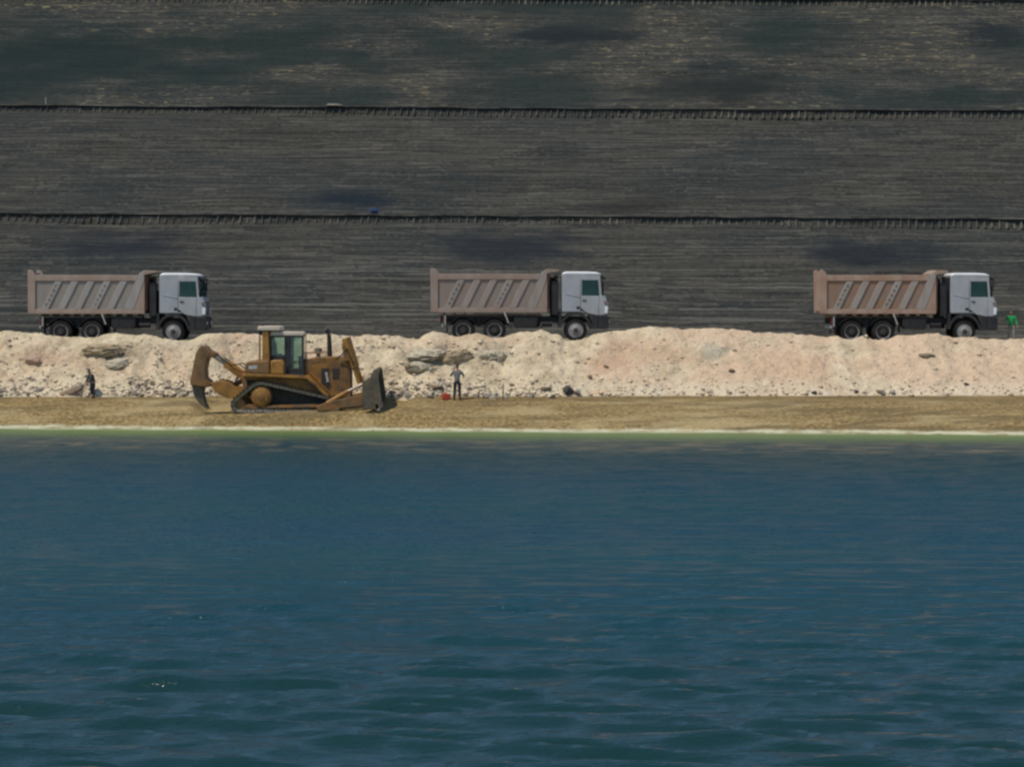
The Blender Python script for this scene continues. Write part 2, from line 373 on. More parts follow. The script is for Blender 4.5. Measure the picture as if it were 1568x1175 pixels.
def mat_hill():
    k = NT('dark_waste_rock')
    x, y, z = k.sep()
    line = k.noise(1.0, 6, k.coord((.16, 2.4, 3.4)), .62)
    line2 = k.noise(1.0, 3, k.coord((.05, 5.0, 6.5), loc=(7, 3, 1)), .6)
    grain = k.noise(3.4, 6, k.coord((.8, 1, 1.3)), .7)
    big = k.noise(.11, 5, k.coord((.8, 1.4, 1.8)))
    c = k.mix(k.ramp(line, .34, .66), (.031, .0315, .0275), (.068, .063, .051))
    c = k.mix(k.math('MULTIPLY', k.ramp(line2, .57, .72), .6), c, (.115, .112, .098))
    c = k.mix(k.math('MULTIPLY', k.ramp(line2, .44, .30), .6), c, (.02, .021, .021))
    c = k.mix(k.math('MULTIPLY', k.ramp(grain, .5, .72), .55), c, (.085, .08, .068))
    c = k.mix(k.math('MULTIPLY', k.ramp(grain, .46, .3), .5), c, (.017, .018, .018))
    c = k.mix(k.math('MULTIPLY', k.ramp(big, .44, .62), .45), c, (.026, .033, .034))
    cx = k.n.new('ShaderNodeCombineXYZ')
    k.link(k.math('ADD', x, k.math('MULTIPLY', k.noise(1.6, 4), 1.1)), cx.inputs[0]); k.link(k.math('ADD', z, k.math('MULTIPLY', k.noise(.6, 4, k.coord((.4, 1, 1))), .55)), cx.inputs[1])
    bt = k.n.new('ShaderNodeTexBrick'); k.link(cx.outputs[0], bt.inputs['Vector'])
    bt.inputs['Scale'].default_value = 1.0; bt.inputs['Brick Width'].default_value = 1.5; bt.inputs['Row Height'].default_value = .24
    bt.inputs['Mortar Size'].default_value = .035; bt.inputs['Mortar Smooth'].default_value = .6
    bt.inputs['Color1'].default_value = (.25, .25, .25, 1); bt.inputs['Color2'].default_value = (1, 1, 1, 1); bt.inputs['Mortar'].default_value = (.6, .6, .6, 1)
    worn = k.ramp(k.noise(.5, 4, k.coord((.5, 1, 1.5), loc=(1, 5, 2))), .34, .62, .25, 1)
    c = k.mix(k.math('MULTIPLY', k.math('MULTIPLY', bt.outputs['Fac'], worn), .40), c, (.014, .015, .0145))
    cell = k.ramp(bt.outputs['Color'], .62, 1.0)
    c = k.mix(k.math('MULTIPLY', k.math('MULTIPLY', cell, worn), .30), c, (.13, .12, .098))
    dots = k.noise(1.0, 2, k.coord((3.4, 3.6, 5.0), loc=(3, 9, 2)), .5)
    c = k.mix(k.math('MULTIPLY', k.math('MULTIPLY', k.ramp(dots, .55, .68), worn), .36), c, (.125, .118, .098))
    c = k.mix(k.math('MULTIPLY', k.math('MULTIPLY', k.ramp(line2, .55, .66), k.ramp(z, 11, 7)), .5), c, (.16, .15, .125))
    # weathered, greener top lift with dry straw
    top = k.ramp(z, 18.2, 18.6)
    gp = k.noise(.16, 4, k.coord((.7, 1, 1.6), loc=(2, 8, 5)))
    c = k.mix(k.math('MULTIPLY', top, k.ramp(gp, .62, .38, 0, .75)), c, (.016, .026, .024))
    straw = k.noise(1.0, 5, k.coord((1.3, 3.2, 5.5)), .7)
    sp = k.math('MULTIPLY', k.ramp(straw, .56, .68), k.math('MULTIPLY', top, k.ramp(gp, .46, .6)))
    c = k.mix(k.math('MULTIPLY', sp, .9), c, (.24, .20, .105))
    # dark patches at set spots on the slope, some of them bluish
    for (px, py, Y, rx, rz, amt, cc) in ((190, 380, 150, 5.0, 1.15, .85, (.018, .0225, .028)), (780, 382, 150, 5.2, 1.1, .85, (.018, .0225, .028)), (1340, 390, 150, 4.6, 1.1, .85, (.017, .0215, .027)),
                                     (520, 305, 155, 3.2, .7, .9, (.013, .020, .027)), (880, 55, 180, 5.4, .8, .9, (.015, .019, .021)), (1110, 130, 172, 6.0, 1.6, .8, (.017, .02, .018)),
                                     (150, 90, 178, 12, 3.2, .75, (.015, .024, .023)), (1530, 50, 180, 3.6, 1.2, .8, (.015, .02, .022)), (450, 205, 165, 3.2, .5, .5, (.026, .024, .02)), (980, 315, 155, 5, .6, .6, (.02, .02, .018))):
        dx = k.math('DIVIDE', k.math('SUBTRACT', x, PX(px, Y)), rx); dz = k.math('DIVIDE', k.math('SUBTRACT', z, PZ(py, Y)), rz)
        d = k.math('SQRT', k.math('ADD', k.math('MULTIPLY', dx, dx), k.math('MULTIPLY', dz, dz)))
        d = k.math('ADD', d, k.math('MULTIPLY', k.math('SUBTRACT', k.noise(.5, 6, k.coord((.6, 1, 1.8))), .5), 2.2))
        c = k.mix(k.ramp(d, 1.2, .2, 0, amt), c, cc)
    k.col(c)
    k.bump(line, .6, .12); k.bump(grain, .9, .12); k.bump(k.math('MULTIPLY', bt.outputs['Fac'], -1.0), .6, .05)
    return k.set(.95, 0, .1)

def mat_water():
    k = NT('lake_water')
    x, y, z = k.sep()
    # distance out from the shoreline
    d = k.math('SUBTRACT', k.math('SUBTRACT', 122.2, k.math('MULTIPLY', x, .12)), y)
    d = k.math('ADD', d, k.math('MULTIPLY', k.math('SUBTRACT', k.noise(.22, 4), .5), 2.6))
    deep = k.mix(k.ramp(k.noise(.06, 4, k.coord((.5, 1, 1))), .35, .65), (.003, .046, .068), (.004, .052, .062))
    deep = k.mix(k.ramp(d, 55, 84), deep, (.007, .032, .031))
    c = k.mix(k.ramp(d, 14, 40), (.010, .040, .040), deep)
    c = k.mix(k.ramp(d, .8, 10), (.13, .20, .05), c)
    st = k.math('MULTIPLY', k.ramp(d, 5, 8.5), k.ramp(d, 19, 12))
    sn = k.ramp(k.noise(1.0, 5, k.coord((.45, .8, 1)), .7), .46, .62)
    c = k.mix(k.math('MULTIPLY', k.math('MULTIPLY', st, sn), .8), c, (.17, .145, .085))  # brownish reflections off the bank, painted into the water colour as streaks
    c = k.mix(k.ramp(d, 1.1, -.1), c, (.50, .52, .33))
    k.col(c)
    calm = k.ramp(y, 38, 80, .20, 1.0)            # the wind chop is finer and steeper towards the far shore
    def chop(h, dist):
        k.bump(h, 1.0, dist); k.link(calm, k.b.inputs['Normal'].links[0].from_node.inputs['Strength'])
    chop(k.noise(1.0, 5, k.coord((1.3, 2.6, 1)), .65), .34)
    chop(k.noise(1.0, 3, k.coord((5, 9, 1)), .6), .07)
    k.set(.2, 0, .5); k.link(k.ramp(y, 36, 80, .13, .34), k.b.inputs['Roughness']); k.b.inputs['IOR'].default_value = 1.33
    return k.m

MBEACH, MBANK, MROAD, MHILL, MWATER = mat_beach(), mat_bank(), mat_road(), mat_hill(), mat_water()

# ------------------------------------------------------------------ setting
# one far ground sheet under everything
g = MB(); g.add([(-1500, -400, -3), (1500, -400, -3), (1500, 2500, -3), (-1500, 2500, -3)], [(0, 1, 2, 3)])
tag(g.build('ground', MROAD, smooth=False), kind='structure')
xb = xaxis(32, .11, 150, 26)
strip('lakebed', xaxis(32, .8, 150, 20), lambda X: Ys(X) - 20, lambda X: Ys(X) - 1.2, 20, MBEACH)
strip('beach', xb, lambda X: Ys(X) - 1.2, lambda X: Yt(X), 72, MBEACH)
strip('bank', xb, lambda X: Yt(X), lambda X: Yc(X) + .9, 78, MBANK)
strip('haul_road', xaxis(32, .35, 150, 26), lambda X: Yc(X) + .9, lambda X: X * 0 + 141.4, 24, MROAD)

# terraced hill of dark waste rock: profile of lifts and benches
PROF = [(141.0, 3.7), (152.12, 10.62), (152.2, 11.0), (155.2, 10.55), (166.82, 17.97), (166.9, 18.35), (169.9, 17.9), (184.22, 27.02), (184.3, 27.4), (187.3, 27.0), (200.2, 35.4), (203.2, 35.0), (214.0, 41.8), (340, 43), (900, 46)]
LIPS = [2, 5, 8]
rows = []
for (y0, z0), (y1, z1) in zip(PROF[:-1], PROF[1:]):
    L = math.hypot(y1 - y0, z1 - z0); n = max(2, int(L / (.22 if y1 < 201 else (.6 if y1 < 270 else 20))))
    for i in range(n):
        t = i / n; rows.append((y0 + (y1 - y0) * t, z0 + (z1 - z0) * t, 1.0 if z1 - z0 > 3 else .3, math.sin(math.pi * t) ** .35 if z1 - z0 > 3 else 0))
rows.append((*PROF[-1], 0, 0))
rows = np.array(rows)
xh = xaxis(34, .35, 420, 40)
X = np.broadcast_to(xh[None, :], (len(rows), len(xh)))
sl = np.concatenate([[0], np.cumsum(np.hypot(np.diff(rows[:, 0]), np.diff(rows[:, 1])))])[:, None]
tilt = -.0055 * np.clip(X, -60, 60)
n1 = fbm(X / 9, sl / .42, 3, 61) * .05 + fbm(X / 22, sl / 1.6, 2, 62) * .10 + fbm(X / 1.1, sl / .7, 3, 63) * .06
n1 = n1 + fbm(X / 14, sl / 6, 3, 64) * .35
Z = rows[:, 1][:, None] + tilt + n1 * rows[:, 3][:, None]
Y = rows[:, 0][:, None] + X * 0 - n1 * .5 * rows[:, 3][:, None]
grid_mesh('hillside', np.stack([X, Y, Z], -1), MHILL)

# the ragged edge of every bench: an overhanging crust with ripped clods under it
def bench_edge(yl, zl, seed):
    r2 = random.Random(seed); b = MB()
    xs = np.arange(-60, 60.01, .24)
    top = []; 
    for i, xx in enumerate(xs):
        z = zl - .0055 * xx + .05 * float(fbm(np.array([xx / 2.2]), np.array([seed]), 3, seed)[0])
        o = -.11 + .06 * float(fbm(np.array([xx / .7]), np.array([seed + 3.]), 2, seed + 1)[0])
        top += [(xx, yl + .5, z + .05), (xx, yl + o, z + .07), (xx, yl + o - .02, z - .02), (xx, yl + .3, z - .07)]
    fs = []
    for i in range(len(xs) - 1):
        a = i * 4
        for j in range(4):
            fs.append((a + j, a + (j + 1) % 4, a + 4 + (j + 1) % 4, a + 4 + j))
    b.add(top, fs)
    x = -60
    while x < 60:
        w = r2.uniform(.12, .17); z = zl - .0055 * x - .44 + .06 * float(fbm(np.array([x / 2.2]), np.array([seed]), 3, seed)[0]); y = yl - .08
        j = lambda q=.03: r2.uniform(-q, q)
        f_ = r2.uniform(.30, .46); t = r2.uniform(.30, .52)
        b.add([(x - w + j(), y - f_ * .5, z - .22), (x + w + j(), y - f_ * .5, z - .22), (x + w * .7, y + .12, z + .2), (x - w * .7, y + .12, z + .2), (x + j(), y + .1, z + t), (x + j(), y - f_, z - .06 + j())],
              [(0, 5, 4), (5, 1, 4), (1, 2, 4), (2, 3, 4), (3, 0, 4), (0, 1, 5)])
        x += r2.uniform(.40, .47)
    return tag(b.build('bench_edge', MLIP, smooth=False), kind='structure')
def mat_lip():
    k = NT('bench_edge_rock')
    c = k.mix(k.ramp(k.noise(2.2, 5), .35, .65), (.085, .082, .072), (.05, .048, .042))
    c = k.mix(k.math('MULTIPLY', k.ramp(k.noise(.35, 4, k.coord((1, .2, .2))), .5, .66), .6), c, (.17, .155, .12))
    k.col(c); return k.set(.95, 0, .1)
MLIP = mat_lip()
for i, s in zip(LIPS, (101, 202, 303)):
    bench_edge(PROF[i][0], PROF[i][1], s)

# lake with real waves
xw = xaxis(27, .16, 400, 30)
yw = np.concatenate([np.linspace(-300, 30, 30)[:-1], np.arange(30, 60, .13), np.arange(60, 128.2, .2)])
X, Y = np.meshgrid(xw, yw)
near = np.clip((60 - Y) / 22, 0, 1)
wz = np.zeros_like(X)
wrng = np.random.default_rng(5)
for lam, amp in ((3.1, .012), (2.3, .016), (1.75, .021), (1.3, .026), (1.0, .028), (.8, .024), (.62, .019), (.5, .012)):
    for q in range(3):
        th = wrng.normal(0, .22) + math.pi / 2; kx, ky = math.cos(th) * 2 * math.pi / lam, math.sin(th) * 2 * math.pi / lam
        ph = wrng.uniform(0, 6.28)
        env = .55 + .45 * fbm(X / (lam * 4.5), Y / (lam * 2.2), 2, 70 + q + int(lam * 10))
        wz += amp * env * np.sin(kx * X + ky * Y + ph + 1.7 * fbm(X / (lam * 3.2), Y / (lam * 1.6), 2, 90 + q))
shore = np.clip((Ys(X) - Y) / 14, .04, 1)
wz *= shore * (.30 + .95 * near) * np.clip((Y + 60) / 60, 0, 1)
wz *= (1 - np.clip((np.abs(X) - 27) / 60, 0, 1))
grid_mesh('lake_water', np.stack([X, Y, wz], -1), MWATER)

# ------------------------------------------------------------------ rocks
def rock_mesh(seed, mat, flat=.7):
    r2 = random.Random(seed)
    bm = bmesh.new(); bmesh.ops.create_icosphere(bm, subdivisions=3, radius=1)
    planes = [(Vector((r2.gauss(0, 1), r2.gauss(0, 1), r2.gauss(0, 1))).normalized(), r2.uniform(.55, .85)) for _ in range(11)]
    for v in bm.verts:
        p = v.co.copy()
        for n, d in planes:
            e = p.dot(n) - d
            if e > 0: p -= n * e * .95
        q = p * 2.3
        p *= 1 + .09 * float(fbm(np.array([q.x + q.z]), np.array([q.y - q.z * .7]), 3, seed)[0])
        v.co = (p.x * 1.15, p.y * .95, p.z * flat)
    me = bpy.data.meshes.new('rock'); bm.to_mesh(me); bm.free()
    me.polygons.foreach_set('use_smooth', [True] * len(me.polygons)); me.set_sharp_from_angle(angle=R(28))
    me.materials.append(mat); return me
def ledge_mesh(seed, mat):
    r2 = random.Random(seed)
    bm = bmesh.new(); bmesh.ops.create_icosphere(bm, subdivisions=5, radius=1)
    for v in bm.verts:
        p = v.co
        e = 1.0
        n = float(fbm(np.array([p.x * 1.8 + seed]), np.array([p.z * 5.5 + p.y * 1.5]), 4, seed)[0])
        m = float(fbm(np.array([p.x * 4 + p.y * 3]), np.array([p.z * 2.5 - seed]), 3, seed + 9)[0])
        st = math.floor(p.z * 4 + n * 1.2) / 4
        k_ = 1 + .22 * n + .20 * m + .08 * (st - p.z)
        sx = math.copysign(abs(p.x) ** .8, p.x)
        v.co = (sx * 1.15 * k_, p.y * .9 * k_, p.z * .62 * (1 + .3 * m) + .1 * n)
    me = bpy.data.meshes.new('rock_ledge'); bm.to_mesh(me); bm.free()
    me.materials.append(mat); return me
def rock_mat(name, a, b, c3):
    k = NT(name)
    c = k.mix(k.ramp(k.noise(1.2, 6), .35, .65), a, b)
    c = k.mix(k.ramp(k.noise(4.5, 5), .55, .7), c, c3)
    k.col(c); k.bump(k.noise(5, 6, rough=.65), .8, .12); return k.set(.92, 0, .2)
RPALE = rock_mat('pale_limestone', (.56, .48, .37), (.44, .37, .28), (.33, .27, .2))
RGREY = rock_mat('grey_limestone', (.33, .29, .24), (.24, .2, .165), (.15, .125, .1))
RBROWN = rock_mat('brown_rock', (.27, .195, .125), (.19, .135, .085), (.12, .09, .06))
RLEDGE = rock_mat('olive_ledge_rock', (.45, .35, .225), (.37, .28, .175), (.28, .21, .135))
RLEDGE2 = rock_mat('pale_ledge_rock', (.54, .465, .34), (.46, .39, .28), (.34, .28, .2))
RDARK = rock_mat('dark_rock', (.115, .095, .085), (.08, .066, .058), (.16, .135, .11))
RPINK = rock_mat('salmon_rock', (.50, .34, .25), (.42, .27, .19), (.3, .2, .14))
ROCKS = {n: [rock_mesh(s * 13 + i, m, f) for i, f in enumerate((.62, .75, .5, .85))] for s, (n, m) in enumerate((('pale', RPALE), ('grey', RGREY), ('brown', RBROWN), ('dark', RDARK), ('pink', RPINK)))}

ROCKS['ledge'] = [ledge_mesh(5 + i, m) for i, m in enumerate((RLEDGE, RLEDGE2, RLEDGE, RLEDGE2))]
def bank_at(px, py):
    """the spot on the bank or beach that shows at this row and column of the photo"""
    ys = np.linspace(119, 134, 400); xs = (px - 784) * ys / FPX
    hz = H(xs, ys); rowpy = HOR + (CAM_H - hz) * FPX / ys
    ok = np.where(rowpy <= py)[0]
    i = ok[0] if len(ok) else len(ys) - 1
    return float(xs[i]), float(ys[i]), float(hz[i])

def rock(kind, v, px, py, w, h, label, cat='rock', name='boulder', group=None, rot=None, sink=.3):
    x, y, z = bank_at(px, py)
    o = bpy.data.objects.new(name, ROCKS[kind][v % 4]); COL.objects.link(o)
    o.location = (x, y, z + h * (.5 - sink)); o.scale = (w / 2.1, (w * .8) / 2, h / 1.3)
    o.rotation_euler = (random.uniform(-.25, .25), random.uniform(-.2, .2), random.uniform(0, 6.28) if rot is None else rot)
    return tag(o, label, cat, group)

# single boulders that stand out
rock('dark', 0, 870, 604, .75, .55, 'dark grey boulder at foot of bank, largest right of the man in the grey shirt', sink=.2)
rock('grey', 1, 884, 606, .45, .34, 'mid grey stone leaning on right side of the dark grey boulder', sink=.2)
rock('brown', 2, 836, 598, .62, .28, 'flat brown slab in pale rubble between wooden stake and dark grey boulder', rot=.1)
rock('dark', 3, 846, 610, .34, .22, 'small dark stone at beach edge, lower left of the dark grey boulder', name='stone')
rock('brown', 2, 668, 596, .85, .32, 'flat brown slab in rubble left of the man in the grey shirt', rot=0)
rock('brown', 1, 114, 600, .95, .34, 'wide brown slab half buried in rubble left of the leaning man', rot=0)
rock('pink', 1, 52, 554, .9, .5, 'salmon coloured boulder on the bank below the left truck tail', sink=.45)
rock('ledge', 0, 158, 540, 1.7, .75, 'broad brown rock ledge on bank under rear wheels of left truck', rot=0, sink=.45)
rock('ledge', 1, 180, 560, 1.3, .55, 'broken grey rock ledge on bank below the brown ledge', rot=.2, sink=.45)
rock('ledge', 3, 652, 545, 1.7, .6, 'long grey rock ledge on bank right of the dozer exhaust', rot=0, sink=.5)
rock('ledge', 2, 698, 552, 1.5, .9, 'tan grey rock outcrop on bank straight above the man in the grey shirt', rot=.3, sink=.45)
rock('ledge', 1, 645, 566, 1.4, .6, 'pale flat rock shelf below the long grey ledge', rot=0, sink=.45)
rock('ledge', 3, 755, 548, 1.2, .7, 'greenish grey rock set in bank under the middle truck drive axle', rot=.1, sink=.5)
rock('dark', 1, 1247, 604, .3, .22, 'small dark stone at beach edge below the right truck tailgate', name='stone', sink=.2)
rock('dark', 2, 1312, 602, .3, .24, 'small dark stone at beach edge below the right truck rear axle', name='stone', sink=.2)
rock('grey', 0, 1350, 604, .55, .3, 'grey rock with pale side at beach edge below middle of right truck', sink=.25)
rock('pale', 3, 1366, 603, .4, .25, 'pale rock touching right side of the grey rock at beach edge', sink=.25)
rock('brown', 0, 1420, 545, .8, .24, 'brown flat rock high on the bank below the right truck', rot=0, sink=.5)
rock('brown', 1, 1120, 570, .35, .22, 'lone brown stone on bare salmon bank midway between middle and right truck', name='stone')
rock('pink', 3, 903, 580, .42, .24, 'rusty pink stone on slope above the orange sand patch', name='stone')
rock('brown', 2, 928, 563, .3, .2, 'small rusty stone on bank below the middle truck cab front', name='stone')
rock('dark', 2, 1480, 590, .3, .2, 'small dark stone low on bank below the right truck cab', name='stone')

# angular blocks in the rubble along the foot of the bank: nothing tells them apart
def blocks(n, px0, px1, py0, py1, w0, w1, label, group, kinds, seed):
    r2 = random.Random(seed)
    for i in range(n):
        px = r2.uniform(px0, px1); py = py0 + (py1 - py0) * r2.random() ** .7
        w = r2.uniform(w0, w1)
        rock(r2.choice(kinds), r2.randrange(4), px, py, w, w * r2.uniform(.45, .75), label, 'rock', 'rubble_block', group, sink=.3)
blocks(34, 196, 290, 586, 608, .16, .36, 'angular grey limestone block in the rubble heap behind the ripper', 'blocks in the rubble heap behind the ripper', ('grey', 'pale', 'grey', 'brown'), 1)
blocks(24, 0, 130, 586, 607, .16, .38, 'pale block in the rubble at far left foot of bank', 'blocks in the rubble at the far left', ('pale', 'pale', 'pink', 'grey'), 2)
blocks(30, 592, 690, 588, 611, .16, .42, 'pale block in rubble between dozer blade and man in grey shirt', 'blocks in the rubble right of the dozer blade', ('pale', 'pale', 'grey'), 3)
blocks(18, 712, 820, 588, 612, .16, .40, 'pale block in rubble right of the man in grey shirt', 'blocks in the rubble right of the standing man', ('pale', 'pale', 'grey', 'brown'), 4)

# finer rubble nobody could count
def rubble(seed):
    r2 = random.Random(seed); b = MB()
    base = [Vector(p) for p in ((1, 0, 0), (-1, 0, 0), (0, 1, 0), (0, -1, 0), (0, 0, 1), (0, 0, -1), (.6, .6, .5), (-.6, .5, .5), (.5, -.6, .5), (-.6, -.6, .4))]
    def stone(x, y, z, s):
        bm = bmesh.new()
        for p in base:
            q = p * s * r2.uniform(.6, 1.1); bm.verts.new((q.x + x, q.y + y, q.z * .75 + z))
        h = bmesh.ops.convex_hull(bm, input=bm.verts)
        bmesh.ops.delete(bm, geom=[v for v in bm.verts if not v.link_faces], context='VERTS')
        bm.verts.index_update()
        b.add([tuple(v.co) for v in bm.verts], [tuple(v.index for v in f.verts) for f in bm.faces]); bm.free()
    pts = []
    for i in range(4600):
        px = r2.uniform(-60, 1640)
        dens = np.interp(px, [-60, 0, 120, 290, 600, 700, 820, 900, 1640], [.9, .9, .7, 1, 1, .9, .6, .3, .22])
        if r2.random() > dens: continue
        py = 608 - abs(r2.gauss(0, 1)) * 13 if r2.random() < .55 else 606 - 90 * r2.random() ** 1.7
        pts.append((px, py, r2.uniform(.03, .10) if r2.random() < .85 else r2.uniform(.09, .17)))
    ysamp = np.linspace(120, 134, 220)
    for px, py, s in pts:
        xs = (px - 784) * ysamp / FPX; hz = H(xs, ysamp); rr = HOR + (CAM_H - hz) * FPX / ysamp
        ok = np.where(rr <= py)[0]
        if not len(ok): continue
        i = ok[0]; stone(float(xs[i]), float(ysamp[i]), float(hz[i]) + s * .15, s)
    o = b.build('rubble', RMIX, smooth=False)
    return tag(o, 'loose pale and grey limestone rubble strewn over the bank', 'rubble', kind='stuff')
k = NT('rubble_mixed')
_c = k.mix(k.ramp(k.noise(1.9, 2), .42, .56), (.64, .54, .39), (.47, .375, .265))
_c = k.mix(k.ramp(k.noise(2.6, 2, k.coord(loc=(5, 6, 7))), .56, .64), _c, (.33, .26, .19))
k.col(_c); RMIX = k.set(.95, 0, .15)
rubble(77)

# ------------------------------------------------------------------ tipper trucks
TS = 135 / FPX          # metres per photo pixel at the trucks' near side
def make_truck(left_px, ground_z, idx, label):
    steel, ribm, edge = BODY[idx]
    W = 1.25
    Y0 = 135.0 + W
    root = empty('dump_truck', (PX(left_px, 135.0), Y0, ground_z), label, 'dump truck', 'tipper trucks parked along the crest')
    # chassis
    b = MB()
    for s in (-1, 1):
        b.box(.5, 8.75, s * .48 - .05, s * .48 + .05, .95, 1.27)
    for x in (.6, 1.7, 2.5, 3.3, 4.6, 5.8, 6.6, 8.5): b.box(x, x + .12, -.429, .429, 1.0, 1.2)
    for x in (1.69, 3.31, 7.51): b.tube([(x, -1.0, .56), (x, 1.0, .56)], .11, 10)
    for x in (1.69, 3.31): b.tube([(x - .25, 0, .56), (x + .25, 0, .6)], .25, 12)
    b.build('chassis_frame', M['chassis'], root, .01)
    b = MB()
    for s in (-1, 1):
        for x in (1.69, 3.31):
            b.tube([(x - .75, s * .62, .85), (x - .3, s * .62, .98), (x + .3, s * .62, .98), (x + .75, s * .62, .85)], .06, 8)
        b.box(2.38, 2.62, s * .62 - .08, s * .62 + .08, .75, 1.14)
    b.build('leaf_spring', M['chassis'], root)
    # wheels
    def wheel(x, s, dual):
        t = MB(); y0 = -.16
        prof = lambda o: [(.34, o - .15), (.50, o - .155), (.55, o - .12), (.565, o - .06), (.565, o + .06), (.55, o + .12), (.50, o + .155), (.34, o + .15)]
        if dual:
            t.lathe(prof(0), x, .56, s * (W - .20), 32); t.lathe(prof(0), x, .56, s * (W - .54), 32)
        else:
            t.lathe(prof(0), x, .56, s * (W - .22), 32)
        # tread blocks
        cy = s * (W - (.20 if dual else .22))
        for q in range(40):
            a = 2 * math.pi * q / 40
            c, sn = math.cos(a), math.sin(a); r = .572
            for yy in (-.085, .085):
                ctr = Vector((x + r * c, cy + yy, .56 + r * sn)); tx = Vector((-sn, 0, c)); rx = Vector((c, 0, sn)); vy = Vector((0, 1, 0))
                vs = [ctr + tx * (.03 * i) + vy * (.065 * j) + rx * (.012 * l) for l in (-1, 1) for i, j in ((-1, -1), (1, -1), (1, 1), (-1, 1))]
                t.add(vs, [(0, 1, 2, 3), (4, 5, 6, 7), (0, 1, 5, 4), (1, 2, 6, 5), (2, 3, 7, 6), (3, 0, 4, 7)])
        w = t.build('wheel', M['rubber'], root)
        h = MB(); so = s * W
        sg = -s
        if dual:
            h.lathe([(.36, sg * .06), (.385, sg * .02), (.385, sg * .03), (.31, sg * .06), (.30, sg * .20)], x, .56, so, 28)
        else:
            h.lathe([(.36, sg * .08), (.385, sg * .05), (.34, sg * .06), (.27, sg * .05), (.20, sg * -.01), (.13, sg * -.03)], x, .56, so, 28)
        rm = h.build('rim', M['rim'], w)
        h = MB()
        if dual: h.lathe([(.28, sg * .12), (.27, sg * .095), (.16, sg * .08), (.15, sg * .01), (.05, sg * .0)], x, .56, so, 22)
        else: h.lathe([(.13, sg * -.032), (.12, sg * -.07), (.03, sg * -.09)], x, .56, so, 20)
        h.build('hub', M['rim_dark'], w)
    for s in (-1, 1):
        wheel(1.69, s, True); wheel(3.31, s, True); wheel(7.51, s, False)
    # tipping body, a real open box
    bx1 = 6.04
    b = MB()
    b.box(.12, bx1, -W + .06, W - .06, 1.50, 1.60)                               # floor
    for s in (-1, 1): b.box(.30, bx1 - .14, s * (W - .06) - .04, s * (W - .06) + .04, 1.60, 3.46)
    b.box(bx1 - .14, bx1 - .04, -W + .10, W - .10, 1.60, 3.55)                   # front wall
    for x in np.arange(.6, 5.9, .55): b.box(x, x + .1, -W + .12, W - .12, 1.38, 1.499)
    for s in (-1, 1): b.box(.4, 5.8, s * .45 - .07, s * .45 + .07, 1.28, 1.379)
    body = b.build('dump_body', steel, root, .012)
    for s in (-1, 1):
        yo = s * (W - .02); yi = s * (W + .032)
        for i in range(5):
            xb_ = .70 + i * .84
            m = MB().prism([(xb_, 1.72), (xb_ + .36, 1.72), (xb_ + .36 + .72, 3.18), (xb_ + .72, 3.18)], yo, yi)
            rb = m.build('rib', ribm, body, .02)
            if i in (0, 3):
                L = MB(); r2 = random.Random(idx * 10 + i)
                for q in range(5):
                    t = .16 + q * .165; cx = xb_ + .18 + .72 * t; cz = 1.72 + 1.46 * t
                    e = .055 + r2.uniform(-.01, .02)
                    if r2.random() < .5:      # a closed round mark
                        for a in range(6):
                            a0, a1 = a * math.pi / 3, (a + 1) * math.pi / 3
                            L.prism([(cx + e * 1.1 * math.cos(a0), cz + e * 1.3 * math.sin(a0)), (cx + e * 1.1 * math.cos(a1), cz + e * 1.3 * math.sin(a1)), (cx + e * .45 * math.cos(a1), cz + e * .5 * math.sin(a1)), (cx + e * .45 * math.cos(a0), cz + e * .5 * math.sin(a0))], yi + s * .0005, yi + s * .004)
                    else:
                        L.box(cx - e, cx - e * .3, yi + s * .0005, yi + s * .004, cz - e * 1.2, cz + e * 1.2)
                        L.box(cx - e * .28, cx + e, yi + s * .0005, yi + s * .004, cz + e * .3, cz + e)
                L.build('lettering', M['marks'], rb, smooth=False)
        # front post: the wide slanted last stiffener and the corner sheet
        MB().prism([(4.98, 1.72), (5.48, 1.72), (bx1 - .02, 3.2), (bx1 - .02, 3.72), (5.72, 3.50), (5.62, 3.30)], yo, yi + s * .004).build('front_post', ribm, body, .015)
        MB().prism([(5.50, 1.72), (bx1, 1.72), (bx1, 3.18)], yo, yi).build('corner_sheet', edge, body, .01)
        m = MB(); m.prism([(.32, 3.19), (5.60, 3.19), (5.72, 3.49), (.32, 3.49)], yo, s * (W + .044)); m.build('top_rail', edge, body, .02)
        MB().box(.30, bx1, yo, s * (W + .04), 1.48, 1.715).build('bottom_rail', edge, body, .02)
        MB().prism([(.02, 1.5), (.40, 1.5), (.40, 3.5), (.30, 3.66), (.14, 3.78), (.0, 3.72)], s * (W - .08), s * (W + .05)).build('rear_post', edge, body, .02)
    t = MB(); t.box(.08, .16, -W + .09, W - .09, 1.61, 3.60)
    t.build('tailgate', edge, body, .012)
    c = MB(); c.prism([(bx1 - .04, 3.5), (6.66, 3.63), (6.66, 3.70), (bx1 - .02, 3.74), (5.74, 3.56), (5.74, 3.5)], -W - .03, W + .03)
    c.build('headboard', edge, body, .012)
    f = MB(); f.box(bx1 - .038, bx1 + .10, -W + .12, W - .12, 1.62, 3.46)
    for yy in (-.8, -.25, .25, .8): f.box(bx1 + .101, bx1 + .16, yy - .05, yy + .05, 1.7, 3.4)
    f.build('front_wall', M['rust'], body, .01)
    # hoist, tanks and things behind the cab
    h = MB(); h.tube([(6.32, 0, 1.3), (6.32, 0, 3.3)], .13, 14); h.box(6.2, 6.45, -.4, .4, 1.28, 1.45); h.build('hoist_cylinder', M['chassis'], root)
    a = MB(); a.box(6.25, 6.62, -1.08, -.55, 1.35, 3.1); a.tube([(6.5, -.78, 3.1), (6.5, -.78, 3.42)], .09, 12); a.build('air_intake', M['black_plastic'], root, .03)
